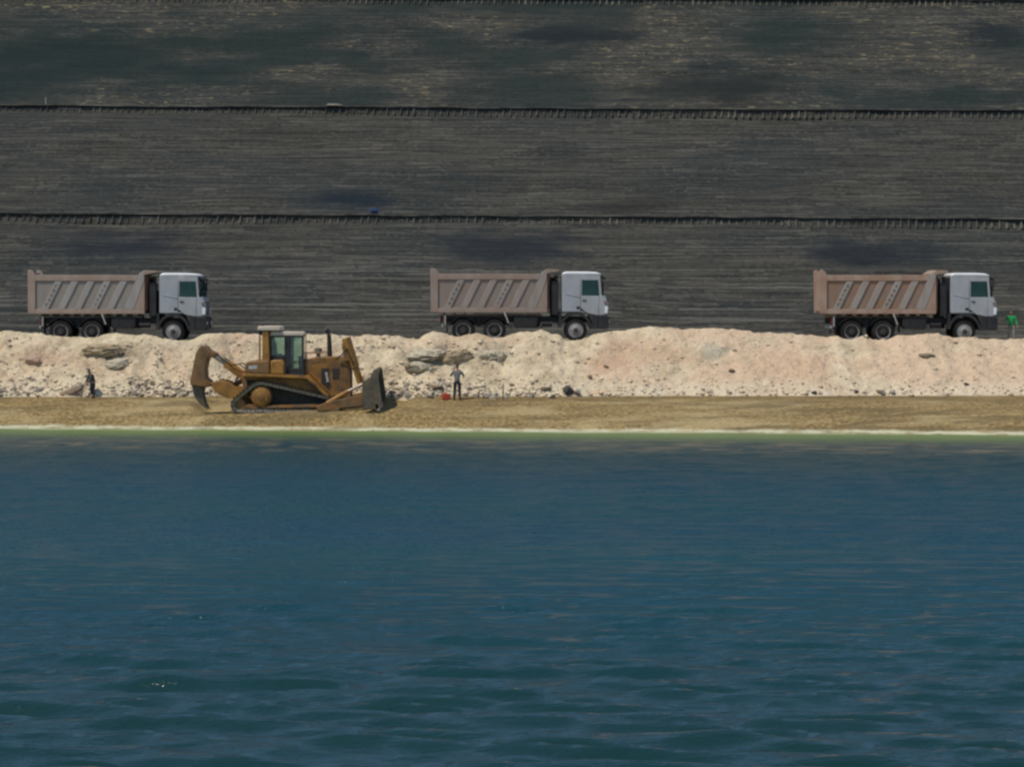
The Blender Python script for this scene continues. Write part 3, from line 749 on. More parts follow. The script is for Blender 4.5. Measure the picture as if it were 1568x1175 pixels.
    a = MB(); a.box(6.25, 6.62, .5, 1.1, 1.2, 2.7); a.build('equipment_box', M['chassis'], root, .02)
    for s, (x0, x1) in ((-1, (4.30, 5.55)), (1, (4.5, 5.7))):
        a = MB(); a.prism([(x0, .80), (x0 + .12, .70), (x1 - .12, .70), (x1, .80), (x1, 1.28), (x0, 1.28)], s * .56, s * 1.18); ft = a.build('fuel_tank', M['chassis'], root, .05)
        for x in (x0 + .25, x1 - .3): MB().box(x, x + .06, s * 1.181, s * 1.195, .72, 1.27).build('tank_strap', M['black_plastic'], ft)
    a = MB(); a.tube([(5.75, -1.0, .9), (6.3, -1.0, .9)], .16, 14); a.build('air_tank', M['chassis'], root)
    for s in (-1, 1):
        a = MB(); a.tube([(3.82, s * 1.27, 1.50), (3.90, s * 1.29, 1.30), (4.04, s * 1.29, .94)], .035, 8); a.build('support_strut', M['pale_strut'], root)
        g1 = MB()
        for x in (1.69, 3.31):
            pts = [(x + .72 * math.cos(t), .58 + .68 * math.sin(t)) for t in np.linspace(R(25), R(155), 9)]
            for (xa, za), (xb2, zb2) in zip(pts[:-1], pts[1:]):
                g1.prism([(xa, za), (xb2, zb2), (xb2, zb2 + .03), (xa, za + .03)], s * .62, s * 1.2)
        g1.build('mudguard', M['black_plastic'], root)
        MB().box(4.16, 4.18, s * .65, s * 1.2, .5, 1.3).build('mud_flap', M['rubber'], root)
        MB().box(.82, .84, s * .65, s * 1.2, .45, 1.3).build('mud_flap', M['rubber'], root)
        MB().box(.62, .70, s * .8, s * 1.15, 1.02, 1.22).build('tail_light', M['lamp_red'], root, .01)
    u = MB(); u.box(.58, .68, -1.15, 1.15, .72, .86); 
    for s in (-1, 1): u.box(.6, .68, s * .5 - .04, s * .5 + .04, .861, 1.0)
    u.box(.72, .80, -1.22, -1.16, .82, 1.36); u.build('underrun_bar', M['grey_metal'], root, .01)
    # cab, hollow, built from panels
    x0, x1 = 6.80, 9.12
    cw = 1.22
    def roofz(x): return 3.57 - .0 * x
    cab = MB()
    for s in (-1, 1):
        ya, yb = s * (cw - .05), s * cw
        cab.prism([(x0, 1.53), (7.76, 1.53), (7.76, 3.50), (6.9, 3.50), (x0, 3.40)], ya, yb)          # rear side panel
        cab.prism([(8.68, 3.16), (8.74, 2.36), (8.86, 2.36), (8.78, 3.40), (7.762, 3.40), (7.762, 3.16)], ya, yb)   # header and front pillar
        cab.prism([(8.7, 1.36), (9.02, 1.36), (9.08, 2.1), (8.93, 2.36), (8.742, 2.36)], ya, yb)     # front corner
        cab.prism([(7.762, 3.402), (8.78, 3.402), (8.76, 3.50), (7.762, 3.50)], ya, yb)
    cab.box(x0, x0 + .06, -cw + .051, cw - .051, 1.53, 3.46)
    cab.box(x0 + .061, 8.9, -cw + .051, cw - .051, 1.50, 1.58)
    cab.prism([(9.06, 1.36), (9.12, 1.38), (9.17, 2.0), (9.02, 2.36), (8.94, 2.36), (9.09, 2.0)], -cw + .04, cw - .04)   # front panel
    cb = cab.build('cab', M['cab_white_shaded'], root, .018)
    rf = MB(); rf.prism([(x0 + .02, 3.44), (8.82, 3.40), (8.80, 3.50), (8.55, 3.575), (8.1, 3.60), (7.0, 3.60), (6.84, 3.54)], -cw + .03, cw - .03)
    rf.build('roof', M['roof_white'], cb, .05)
    for s in (-1, 1):
        ya, yb = s * (cw - .05), s * (cw + .008)
        d = MB(); d.prism([(7.775, 1.72), (8.1, 1.46), (8.69, 1.34), (8.73, 2.345), (7.775, 2.345)], ya, yb)
        d.prism([(7.775, 2.347), (7.83, 2.347), (7.83, 3.15), (7.775, 3.15)], ya, yb)
        dr = d.build('door', M['cab_white_shaded'], cb, .015)
        MB().box(7.83, 8.73, s * (cw - .03), s * (cw - .02), 2.345, 3.16).build('door_window', M['truck_glass'], dr)
        MB().box(7.86, 8.06, s * (cw + .0085), s * (cw + .045), 2.08, 2.14).build('handle', M['black_plastic'], dr, .01)
        MB().box(7.55, 7.72, s * (cw + .0005), s * (cw + .02), 1.66, 1.80).build('filler_flap', M['black_plastic'], cb, .01)
        # character line pressed into the side panel
        MB().prism([(6.95, 2.44), (7.70, 2.27), (7.74, 2.31), (6.95, 2.50)], s * (cw + .0005), s * (cw + .022)).build('side_moulding', M['cab_white_shaded'], cb, .008)
        m = MB(); m.tube([(8.78, s * (cw + .01), 3.2), (8.92, s * (cw + .22), 3.22), (8.96, s * (cw + .24), 2.6), (8.82, s * (cw + .02), 2.5)], .018, 8)
        ma = m.build('mirror_arm', M['black_plastic'], cb)
        MB().box(8.88, 8.97, s * (cw + .10), s * (cw + .30), 2.66, 3.16).build('mirror', M['black_plastic'], ma, .03)
        MB().prism([(9.0, 1.44), (9.16, 1.44), (9.19, 1.78), (9.03, 1.82)], s * (cw - .34), s * (cw + .01)).build('headlight', M['lamp_clear'], cb, .02)
        MB().box(8.96, 9.06, s * (cw + .001), s * (cw + .02), 1.95, 2.08).build('indicator', M['lamp_amber'], cb, .006)
        # wheel arch
        ar = MB()
        pts = [(7.51 + .74 * math.cos(t), .62 + .74 * math.sin(t)) for t in np.linspace(R(5), R(175), 13)]
        out = [(7.51 + .84 * math.cos(t), .62 + .90 * math.sin(t)) for t in np.linspace(R(5), R(175), 13)]
        for i in range(12): ar.prism([pts[i], pts[i + 1], out[i + 1], out[i]], s * .66, s * (cw + .015))
        ar.prism([(6.62, .7), (6.77, .7), (6.80, 1.52), (6.66, 1.52)], s * .7, s * (cw + .01))
        ar.build('wheel_arch', M['black_plastic'], cb)
        st = MB(); st.prism([(8.26, .62), (8.62, .62), (8.68, 1.33), (8.30, 1.40), (8.16, 1.44), (8.36, .95)], s * .95, s * (cw + .012)); st.build('step', M['black_plastic'], cb, .015)
    MB().prism([(8.80, 3.37), (8.825, 3.37), (8.99, 2.37), (8.965, 2.37)], -cw + .07, cw - .07).build('windscreen', M['truck_glass'], cb)
    MB().prism([(8.82, 3.42), (9.06, 3.28), (9.07, 3.20), (9.02, 3.20), (8.80, 3.36)], -cw + .02, cw - .02).build('sun_visor', M['black_plastic'], cb, .01)
    gr = MB()
    for i in range(5): gr.box(9.13, 9.19, -.75, .75, 1.45 + i * .14, 1.53 + i * .14)
    gr.build('grille', M['black_plastic'], cb, .008)
    bp = MB(); bp.prism([(8.63, .64), (9.10, .62), (9.22, .70), (9.24, 1.28), (9.10, 1.345), (8.69, 1.325)], -cw - .01, cw + .01)
    bm_ = bp.build('bumper', M['black_plastic'], root, .04)
    for s in (-1, 1): MB().box(9.2, 9.256, s * .95 - .12, s * .95 + .12, .92, 1.08).build('fog_lamp', M['lamp_clear'], bm_, .02)
    # interior
    for s in (-1, 1):
        q = MB(); q.box(7.5, 8.0, s * .6 - .26, s * .6 + .26, 1.95, 2.12); q.prism([(7.42, 2.0), (7.58, 2.0), (7.46, 2.85), (7.34, 2.85)], s * .6 - .25, s * .6 + .25); q.box(7.5, 7.95, s * .6 - .2, s * .6 + .2, 1.58, 1.949)
        q.build('cab_seat', M['seat'], cb, .04)
    q = MB(); q.prism([(8.6, 1.6), (8.92, 1.6), (8.92, 2.34), (8.7, 2.36), (8.55, 2.2)], -1.1, 1.1); q.build('dashboard', M['seat'], cb, .03)
    q = MB(); ring = [(8.42 + .12 * math.cos(a), .6 + .23 * math.sin(a), 2.38 + .2 * math.cos(a)) for a in np.linspace(0, 2 * math.pi, 18)]
    q.tube(ring, .018, 6); q.tube([(8.42, .6, 2.38), (8.6, .6, 2.2)], .03, 6); q.build('steering_wheel', M['seat'], cb)
    return root
M['pale_strut'] = simple('pale_strut_paint', (.5, .46, .4), (.38, .34, .3), 6, .6)
M['roof_white'] = simple('roof_white', (.78, .78, .78), (.72, .71, .7), 1.5, .35, dust=.12, dustc=(.6, .55, .48))  # same white paint as the cab sides, without their painted shade
make_truck(42.5, 3.93, 0, 'grey tipper truck with white cab, leftmost of three, above the bulldozer ripper')
make_truck(659.0, 4.0, 1, 'brown bodied tipper truck with white cab, between the other two trucks')
make_truck(1254.5, 3.93, 2, 'rust streaked tipper truck with white cab, beside the man in green')

# ------------------------------------------------------------------ bulldozer
DS = 125 / FPX / 4.61
cP, sP = math.cos(DZP), math.sin(DZP)
def D(zx, zy):
    dx, dz = (zx - 845) * DS, (703 - zy) * DS
    return (dx * cP + dz * sP, -dx * sP + dz * cP)
def DP(*pts): return [D(*p) for p in pts]
def D3(zx, zy, y): a = D(zx, zy); return (a[0], y, a[1])

def make_dozer():
    root = empty('bulldozer', (DZX, DZY, DZZ), 'dusty orange crawler bulldozer with rear ripper on the beach', 'bulldozer', None, (0, -DZP, 0))
    # belts round an elevated sprocket
    circ = [(D(595, 588), .70), (D(440, 648), .36), (D(1108, 650), .34)]
    pts = []
    for (c, r) in circ:
        pts += [(c[0] + r * math.cos(a), c[1] + r * math.sin(a)) for a in np.linspace(0, 2 * math.pi, 60, endpoint=False)]
    pts = sorted(set(pts))
    def half(ps):
        h = []
        for p in ps:
            while len(h) >= 2 and (h[-1][0] - h[-2][0]) * (p[1] - h[-2][1]) - (h[-1][1] - h[-2][1]) * (p[0] - h[-2][0]) <= 0: h.pop()
            h.append(p)
        return h
    hull = half(pts)[:-1] + half(pts[::-1])[:-1]
    P = np.array(hull + [hull[0]]); seg = np.hypot(*np.diff(P, axis=0).T); cum = np.concatenate([[0], np.cumsum(seg)])
    n = 62
    def on(s):
        s = s % cum[-1]; return np.array([np.interp(s, cum, P[:, 0]), np.interp(s, cum, P[:, 1])])
    for s in (-1, 1):
        ya, yb = s * 1.02, s * 1.65
        belt = MB(); links = [MB(), MB()]
        for i in range(n):
            L = cum[-1] / n; a, b_ = on(i * L), on(i * L + L * .93)
            d = b_ - a; d /= np.linalg.norm(d); nn = np.array([d[1], -d[0]])
            q = [a, b_, b_ + nn * .035, a + nn * .035]
            belt.prism([tuple(p) for p in q], ya, yb)
            g_ = [a + nn * .034, a + d * .035 + nn * .034, a + d * .03 + nn * .095, a + d * .005 + nn * .095]
            belt.prism([tuple(p) for p in g_], ya, yb)
            for link, yy in zip(links, (.15, .42)):
                q = [a - nn * .13 + d * .02, b_ - nn * .13 - d * .0, b_ - nn * .002, a - nn * .002]
                link.prism([tuple(p) for p in q], s * (1.02 + yy), s * (1.02 + yy + .07))
        tr = belt.build('track', M['track_steel'], root)
        for link in links: link.build('track_link', M['link_steel'], tr)
        c = circ[0][0]
        sp = MB(); sp.lathe([(.46, 0), (.47, s * .05), (.44, s * .09), (.36, s * .11), (.34, s * .15), (.16, s * .17), (.15, s * .21), (.04, s * .22)], c[0], c[1], s * 1.46, 30)
        sp.build('sprocket_hub', M['dozer'], tr)
        sp = MB(); prof = []
        for i in range(52):
            a = 2 * math.pi * i / 52; r = .57 if i % 2 else .49
            prof.append((c[0] + r * math.cos(a), c[1] + r * math.sin(a)))
        sp.prism(prof, s * 1.25, s * 1.36); sp.build('sprocket', M['dozer_dirty'], tr, .008)
        for (cc, r) in circ[1:]:
            w = MB(); w.lathe([(r - .06, 0), (r - .04, s * .03), (r - .04, s * .28), (r - .06, s * .31), (r - .13, s * .29), (.1, s * .33)], cc[0], cc[1], s * 1.17, 26); w.build('idler', M['dozer_dirty'], tr)
        f = MB(); f.prism(DP((440, 640), (620, 652), (1105, 640), (1105, 668), (620, 684), (440, 672)), s * 1.2, s * 1.47)
        f.prism(DP((640, 660), (1040, 652), (1040, 664), (640, 672)), s * 1.471, s * 1.56)
        f.build('track_frame', M['dozer_dirty'], tr, .02)
        for i in range(7):
            x, z = D(500 + i * 85, 690 - i * 3.0); w = MB()
            w.lathe([(.13, 0), (.15, s * .04), (.15, s * .12), (.11, s * .13), (.11, s * .25), (.15, s * .26), (.15, s * .34), (.1, s * .36)], x, z + .03, s * 1.14, 16); w.build('roller', M['track_steel'], tr)
    # hull
    b = MB(); b.prism(DP((478, 436), (930, 440), (1085, 596), (1066, 622), (900, 566), (700, 500), (600, 474), (486, 474)), -1.0, 1.0)
    u = MB(); u.prism(DP((486, 476), (600, 476), (700, 502), (900, 568), (1062, 624), (1050, 650), (520, 640)), -.94, .94); u.build('belly_guard', M['dark_engine'], root, .02)
    hullo = b.build('main_frame', M['dozer'], root, .03)
    for s in (-1, 1):
        MB().prism(DP((466, 424), (700, 432), (930, 442), (1090, 600), (1075, 606), (920, 462), (700, 452), (464, 446)), s * 1.001, s * 1.58).build('fender', M['dozer'], root, .015)
        hb = MB(); hb.prism(DP((492, 344), (655, 334), (660, 430), (478, 422), (482, 372)), s * .55, s * 1.52); hy = hb.build('hydraulic_tank', M['dozer_dirty'], root, .05)
        MB().prism(DP((508, 370), (568, 366), (568, 392), (508, 396)), s * 1.521, s * 1.527).build('label_plate', M['label_white'], hy)
        ft = MB(); ft.prism(DP((664, 336), (690, 330), (740, 330), (760, 350), (762, 432), (664, 428)), s * .86, s * 1.54); ft.build('fuel_tank', M['dozer'], root, .05)
        MB().prism(DP((765, 428), (905, 434), (905, 441), (765, 436)), s * .95, s * 1.55).build('deck_plate', M['track_steel'], root)
    # cab
    c = MB(); CY = .80
    c.prism(DP((655, 300), (760, 300), (760, 395), (890, 395), (890, 438), (655, 434)), -CY, CY)
    cab = c.build('cab', M['cab_black'], root, .02)
    c = MB()
    for s in (-1, 1):
        ya, yb = s * (CY - .07), s * CY
        for a, b_ in ((648, 664), (752, 800), (874, 890)):
            c.prism(DP((a, 160), (b_, 160), (b_, 394), (a, 394)), ya, yb)
        c.prism(DP((664, 160), (752, 160), (752, 172), (664, 172)), ya, yb)
        c.prism(DP((800, 160), (874, 160), (874, 172), (800, 172)), ya, yb)
    c.build('window_frame', M['cab_black'], cab)
    for s in (-1, 1):
        MB().prism(DP((664, 172), (752, 172), (752, 300), (664, 300)), s * (CY - .04), s * (CY - .03)).build('side_window', M['dozer_glass'], cab)
        MB().prism(DP((800, 172), (874, 172), (874, 394), (800, 394)), s * (CY - .04), s * (CY - .03)).build('door_window', M['dozer_glass'], cab)
    MB().prism(DP((884, 165), (889, 165), (889, 392), (884, 392)), -CY + .08, CY - .08).build('front_window', M['dozer_glass'], cab)
    MB().prism(DP((650, 168), (655, 168), (655, 300), (650, 300)), -CY + .08, CY - .08).build('rear_window', M['dozer_glass'], cab)
    MB().prism(DP((650, 140), (660, 132), (870, 132), (888, 142), (890, 160), (650, 160)), -CY - .03, CY + .03).build('cab_roof', M['dozer_roof'], cab, .03)
    q = MB(); q.prism(DP((672, 290), (725, 290), (725, 310), (672, 310)), -.3, .3); q.prism(DP((664, 205), (680, 205), (690, 290), (668, 290)), -.28, .28); q.build('driver_seat', M['seat'], cab, .04)
    q = MB(); q.prism(DP((845, 310), (884, 300), (884, 394), (850, 394)), -.55, .55); q.build('console', M['seat'], cab, .02)
    for s in (-1, 1):
        rp = MB(); rp.prism(DP((598, 118), (640, 118), (648, 345), (598, 345)), s * .82, s * 1.06)
        rp.build('rollover_post', M['dozer'], root, .02)
        MB().prism(DP((572, 160), (584, 160), (584, 345), (572, 345)), s * .82, s * .98).build('rear_post', M['dozer'], root, .01)
    MB().prism(DP((565, 96), (572, 92), (718, 92), (726, 98), (726, 122), (565, 122)), -1.1, 1.1).build('rollover_canopy', M['dozer_roof'], root, .03)
    MB().prism(DP((572, 124), (590, 124), (590, 158), (572, 158)), -.9, .9).build('rear_guard', M['cab_black'], root)
    for s in (-1, 1):
        MB().prism(DP((585, 78), (608, 78), (608, 91), (585, 91)), s * .75 - .08, s * .75 + .08).build('work_lamp', M['black_plastic'], root, .01)
    # engine hood
    h = MB(); h.prism(DP((891, 330), (960, 314), (1150, 308), (1205, 316), (1205, 575), (1085, 596), (932, 440), (891, 430)), -.68, .68); hood = h.build('hood', M['dozer_hood'], root, .04)
    h = MB(); h.prism(DP((1150, 330), (1222, 330), (1224, 600), (1150, 600)), -.74, .74); h.build('radiator_guard', M['dozer_dirty'], root, .03)
    for s in (-1, 1):
        e = MB(); e.prism(DP((1012, 392), (1066, 392), (1068, 548), (1040, 520), (1012, 498)), s * .681, s * .70); e.build('engine_opening', M['dark_engine'], hood)
        e = MB(); e.prism(DP((1092, 396), (1142, 396), (1142, 470), (1092, 470)), s * .681, s * .695); e.build('side_grille', M['dark_engine'], hood)
        e = MB(); e.tube([D3(1050, 420, s * .72), D3(1062, 490, s * .72)], .07, 10); e.build('filter_canister', M['label_white'], hood)
        e = MB(); e.prism(DP((940, 335), (1000, 330), (1000, 350), (940, 356)), s * .681, s * .70); e.build('handrail', M['dozer_dirty'], hood)
        # shoulder step between cab and hood
    x, y, z = D3(1069, 310, -.2)
    e = MB(); e.tube([(x, y, z), (x, y, z + .55), (x, y, z + 1.08)], [.125, .115, .10], 14); e.tube([(x, y, z + 1.081), (x - .04, y, z + 1.2), (x - .12, y, z + 1.3)], [.1, .1, .11], 14); e.build('exhaust_stack', M['exhaust'], root)
    x, y, z = D3(988, 314, -.25)
    e = MB(); e.tube([(x, y, z), (x, y, z + .16), (x, y, z + .17), (x, y, z + .42), (x, y, z + .46)], [.10, .10, .19, .19, .09], 16); e.build('air_cleaner', M['dozer_roof_grey'], root)
    # blade lift cylinders
    for s in (-1, 1):
        y = s * .86
        e = MB(); e.tube([D3(1184, 178, y), D3(1198, 225, y), D3(1250, 385, y)], [.17, .17, .15], 14); lc = e.build('lift_cylinder', M['dozer'], root)
        e = MB(); e.tube([D3(1249, 383, y), D3(1288, 500, y)], .11, 12); e.build('cylinder_rod', M['dozer'], lc)
        e = MB(); e.prism(DP((1160, 220), (1216, 226), (1222, 340), (1180, 340)), s * .741, s * 1.0); e.build('trunnion', M['dozer_dirty'], lc, .02)
        e = MB(); e.prism(DP((990, 655), (1060, 628), (1230, 588), (1318, 572), (1318, 650), (1230, 662), (1000, 690)), s * 1.72, s * 1.95); e.build('push_arm', M['dozer_dirty'], root, .03)
        e = MB(); e.tube([D3(1065, 634, s * 1.84), D3(1215, 550, s * 1.84)], [.10, .115], 12); tb = e.build('tilt_brace', M['dozer'], root)
        e = MB(); e.tube([D3(1215, 550, s * 1.84), D3(1325, 498, s * 1.84)], .075, 10); e.build('brace_rod', M['rod_dull'], tb)
    # rails, hoses, steps and lamps
    for s in (-1, 1):
        MB().tube([D3(895, 330, s * .6), D3(895, 285, s * .6), D3(1040, 278, s * .6), D3(1045, 310, s * .6)], .022, 8).build('hood_rail', M['dozer'], hood)
        MB().tube([D3(770, 432, s * 1.5), D3(772, 370, s * 1.5), D3(800, 350, s * 1.45), D3(890, 352, s * 1.4), D3(900, 434, s * 1.4)], .02, 8).build('grab_rail', M['track_steel'], root)
        MB().tube([D3(1120, 330, s * .8), D3(1165, 290, s * .95), D3(1200, 250, s * 1.02), D3(1235, 340, s * 1.04), D3(1248, 380, s * .98)], .03, 8).build('hose', M['rubber'], root)
        MB().tube([D3(480, 400, s * .9), D3(430, 360, s * .85), D3(380, 372, s * .8), D3(300, 322, s * .7)], .03, 8).build('hose', M['rubber'], root)
        MB().tube([D3(500, 415, s * .5), D3(440, 430, s * .45), D3(400, 470, s * .42), D3(390, 520, s * .4)], .03, 8).build('hose', M['rubber'], root)
        MB().prism(DP((930, 470), (985, 505), (985, 512), (930, 477)), s * 1.581, s * 1.72).build('step', M['track_steel'], root)
        MB().prism(DP((1140, 292), (1166, 292), (1166, 310), (1140, 310)), s * .5 - .1, s * .5 + .1).build('work_lamp', M['lamp_clear'], root, .02)
        MB().prism(DP((1150, 480), (1200, 480), (1200, 545), (1150, 545)), s * .741, s * .755).build('access_panel', M['dozer_dirty'], root, .004)
        MB().tube([D3(700, 330, s * 1.2), D3(700, 318, s * 1.2)], .08, 12).build('filler_cap', M['exhaust'], root)
    # blade
    W = 2.2
    front = DP((1418, 396), (1404, 440), (1396, 500), (1398, 560), (1410, 620), (1432, 668))
    back = DP((1410, 676), (1376, 640), (1362, 560), (1362, 490), (1376, 440), (1398, 396))
    b = MB(); b.prism(front + back, -W, W); bl = b.build('blade', M['blade_steel'], root, .01)
    for s in (-1, 1):
        e = MB(); e.prism(DP((1316, 478), (1376, 456), (1398, 398), (1424, 400), (1434, 470), (1450, 580), (1454, 606), (1430, 674), (1320, 672)), s * (W + .001), s * (W + .07))
        e.build('end_plate', M['blade_plate'], bl, .012)
    e = MB(); e.prism(DP((1408, 640), (1428, 640), (1442, 684), (1416, 684)), -W - .07, W + .07); e.build('cutting_edge', M['link_steel'], bl)
    e = MB()
    for yy in (-1.2, -.4, .4, 1.2): e.prism(DP((1322, 480), (1361, 480), (1361, 660), (1330, 660)), yy - .05, yy + .05)
    e.prism(DP((1310, 560), (1360, 560), (1360, 600), (1310, 600)), -2.0, 2.0); e.build('blade_stiffener', M['dozer_dirty'], bl, .01)
    # ripper
    rp = MB(); rp.prism(DP((145, 240), (168, 232), (192, 240), (212, 266), (262, 288), (258, 316), (204, 318), (186, 400), (190, 462), (234, 500), (210, 528), (164, 522), (84, 512), (80, 476), (96, 400), (118, 290)), -.72, .72)
    beam = rp.build('ripper', M['dozer_dirty'], root, .03)
    for yy in (-.42, .42):
        MB().prism(DP((86, 513), (164, 523), (168, 590), (182, 645), (206, 692), (150, 652), (104, 592)), yy - .09, yy + .09).build('ripper_shank', M['blade_steel'], beam, .01)
    for s in (-1, 1):
        MB().prism(DP((232, 492), (300, 478), (350, 486), (400, 520), (470, 545), (470, 590), (420, 612), (340, 600), (256, 556)), s * .62, s * .95).build('ripper_link', M['dozer'], beam, .03)
        e = MB(); e.tube([D3(330, 362, s * .6), D3(470, 462, s * .6)], .17, 12); e.tube([D3(320, 375, s * .78), D3(470, 480, s * .78)], .04, 8); rc = e.build('ripper_cylinder', M['dozer'], beam)
        e = MB(); e.tube([D3(240, 300, s * .6), D3(332, 363, s * .6)], .09, 10); e.build('cylinder_rod', M['rod_dull'], rc)
        e = MB(); e.tube([D3(370, 520, s * .3), D3(470, 470, s * .3)], .12, 10); e.build('lower_cylinder', M['dozer_dirty'], beam)
    MB().prism(DP((452, 440), (486, 440), (500, 600), (462, 600)), -.99, .99).build('rear_bracket', M['dozer_dirty'], root, .02)
    return root
M['dozer_hood'] = simple('dozer_yellow_oily', (.30, .135, .022), (.12, .055, .016), 1.7, .55, dust=.4, dustc=(.22, .15, .08), bump=.08)
M['rod_dull'] = simple('cylinder_rod_dull', (.3, .25, .19), (.2, .16, .11), 6, .45, metal=.4)
M['cab_black'] = simple('cab_frame_black', (.02, .02, .02), (.035, .03, .025), 4, .5)
M['dozer_roof_grey'] = simple('air_cleaner_dusty', (.22, .18, .13), (.14, .11, .08), 5, .6)
M['blade_plate'] = simple('blade_end_plate', (.10, .08, .05), (.06, .048, .034), 3, .6, dust=.6, dustc=(.2, .145, .08))
make_dozer()

# ------------------------------------------------------------------ people
def skin_obj(name, chains, mat, parent, sub=2, root=0):
    bm = bmesh.new(); lay = bm.verts.layers.skin.verify(); cache = {}
    first = True
    for ch in chains:
        prev = None
        for p, r in ch:
            key = tuple(round(c, 4) for c in p)
            v = cache.get(key)
            if v is None:
                v = bm.verts.new(p); cache[key] = v
                rr = r if isinstance(r, tuple) else (r, r)
                v[lay].radius = rr
                if prev is None: v[lay].use_root = True
            if prev is not None and bm.edges.get((prev, v)) is None: bm.edges.new((prev, v))
            prev = v
    me = bpy.data.meshes.new(name); bm.to_mesh(me); bm.free()
    me.materials.append(mat)
    o = bpy.data.objects.new(name, me); COL.objects.link(o)
    m = o.modifiers.new('skin', 'SKIN'); m.use_smooth_shade = True
    s = o.modifiers.new('sub', 'SUBSURF'); s.levels = sub; s.render_levels = sub
    if parent: o.parent = parent
    return o

def lerp(a, b, t): return tuple(a[i] + (b[i] - a[i]) * t for i in range(3))

def person(loc, rotz, J, label, shirt, trousers, group='people working on the bank', hem=-.25):
    """J: joint positions in metres, facing -Y"""
    hands = []
    for s in ('l', 'r'):
        e, w = Vector(J['elbow_' + s]), Vector(J['wrist_' + s])
        d = (w - e).normalized(); side = d.cross(Vector((0, 1, .2))).normalized(); bend = side.cross(d).normalized()
        palm = w + d * .055; kn = w + d * .095
        hands.append([(tuple(w), (.026, .022)), (tuple(palm), (.036, .022)), (tuple(kn), (.036, .018))])
        for i, ln in enumerate((.062, .072, .068, .052)):
            b0 = palm + side * (.027 - .018 * i) + d * .02
            hands.append([(tuple(b0), .010), (tuple(b0 + d * ln * .75), .0095), (tuple(b0 + d * ln * 1.1 + bend * .022), .0085), (tuple(b0 + d * ln * 1.25 + bend * .05), .007)])
        t0 = w + d * .03 + side * .022
        hands.append([(tuple(t0), .011), (tuple(t0 + d * .03 + side * .03), .0105), (tuple(t0 + d * .06 + side * .035 + bend * .015), .008)])
    core = [
        [(J['pelvis'], .115), (J['spine'], .11), (J['chest'], .125), (J['neck0'], .062), (J['neck'], .052), (J['skull0'], .068), (J['skull'], (.078, .088)), (J['crown'], .055)],
    ]
    for s in ('l', 'r'):
        core.append([(J['chest'], .125), (J['shoulder_' + s], .058), (J['elbow_' + s], .040), (J['wrist_' + s], .026)])
        core.append([(J['pelvis'], .115), (J['hip_' + s], .085), (J['knee_' + s], .055), (J['ankle_' + s], .04), (J['toe_' + s], .035)])
    body = skin_obj('person', core + hands, M['skin'], None)
    body.location = loc; body.rotation_euler = (0, 0, rotz)
    tag(body, label, 'person', group)
    f = Vector(J['face']).normalized(); sk = Vector(J['skull']); upv = (Vector(J['crown']) - sk).normalized(); sd = f.cross(upv).normalized()
    # nose, ears
    skin_obj('face', [[(tuple(sk + f * .078 - upv * .005), .012), (tuple(sk + f * .098 - upv * .028), .013)],
                      [(tuple(sk + sd * .08 - upv * .02), .014), (tuple(sk + sd * .088 + upv * .015), .014)], [(tuple(sk - sd * .08 - upv * .02), .014), (tuple(sk - sd * .088 + upv * .015), .014)],
                      [(tuple(sk + f * .074 - upv * .065 + sd * .02), .008), (tuple(sk + f * .074 - upv * .065 - sd * .02), .008)]], M['skin'], body, 1)
    ey = MB()
    for q in (-1, 1):
        p = sk + f * .084 + sd * .032 * q + upv * .004
        ey.tube([tuple(p), tuple(p + f * .006)], [.011, .006], 8)
    ey.build('eyes', M['hair'], body)
    skin_obj('hair', [[(tuple(sk - f * .045 - upv * .02), .060), (tuple(sk - f * .025 + upv * .045), (.088, .09)), (tuple(sk + f * .02 + upv * .075), .062)]], M['hair'], body)
    # clothes grown from the same joints, a little fuller
    ch = [[(lerp(J['pelvis'], J['spine'], hem), .142), (lerp(J['pelvis'], J['spine'], .35), .14), (J['spine'], .132), (J['chest'], .147), (lerp(J['chest'], J['neck0'], .75), .085)]]
    for s in ('l', 'r'):
        ch.append([(J['chest'], .147), (J['shoulder_' + s], .076), (lerp(J['shoulder_' + s], J['elbow_' + s], .5), .064), (J['elbow_' + s], .056), (lerp(J['elbow_' + s], J['wrist_' + s], .8), .043)])
    skin_obj('shirt', ch, shirt, body)
    ch = [[(lerp(J['pelvis'], J['spine'], .3), .13), (J['pelvis'], .135)]]
    for s in ('l', 'r'):
        ch.append([(J['pelvis'], .135), (J['hip_' + s], .105), (lerp(J['hip_' + s], J['knee_' + s], .5), .092), (J['knee_' + s], .076), (lerp(J['knee_' + s], J['ankle_' + s], .9), .066)])
    skin_obj('trousers', ch, trousers, body)
    for s in ('l', 'r'):
        a, t = Vector(J['ankle_' + s]), Vector(J['toe_' + s])
        h = a + (a - t) * .25; h.z = t.z
        skin_obj('boot', [[(tuple(a + Vector((0, 0, .07))), .054), (tuple(a), .055), (tuple(lerp(h, t, .25)), .05), (tuple(lerp(h, t, .7)), .048), (tuple(t), .042)]], M['boots'], body)
    return body

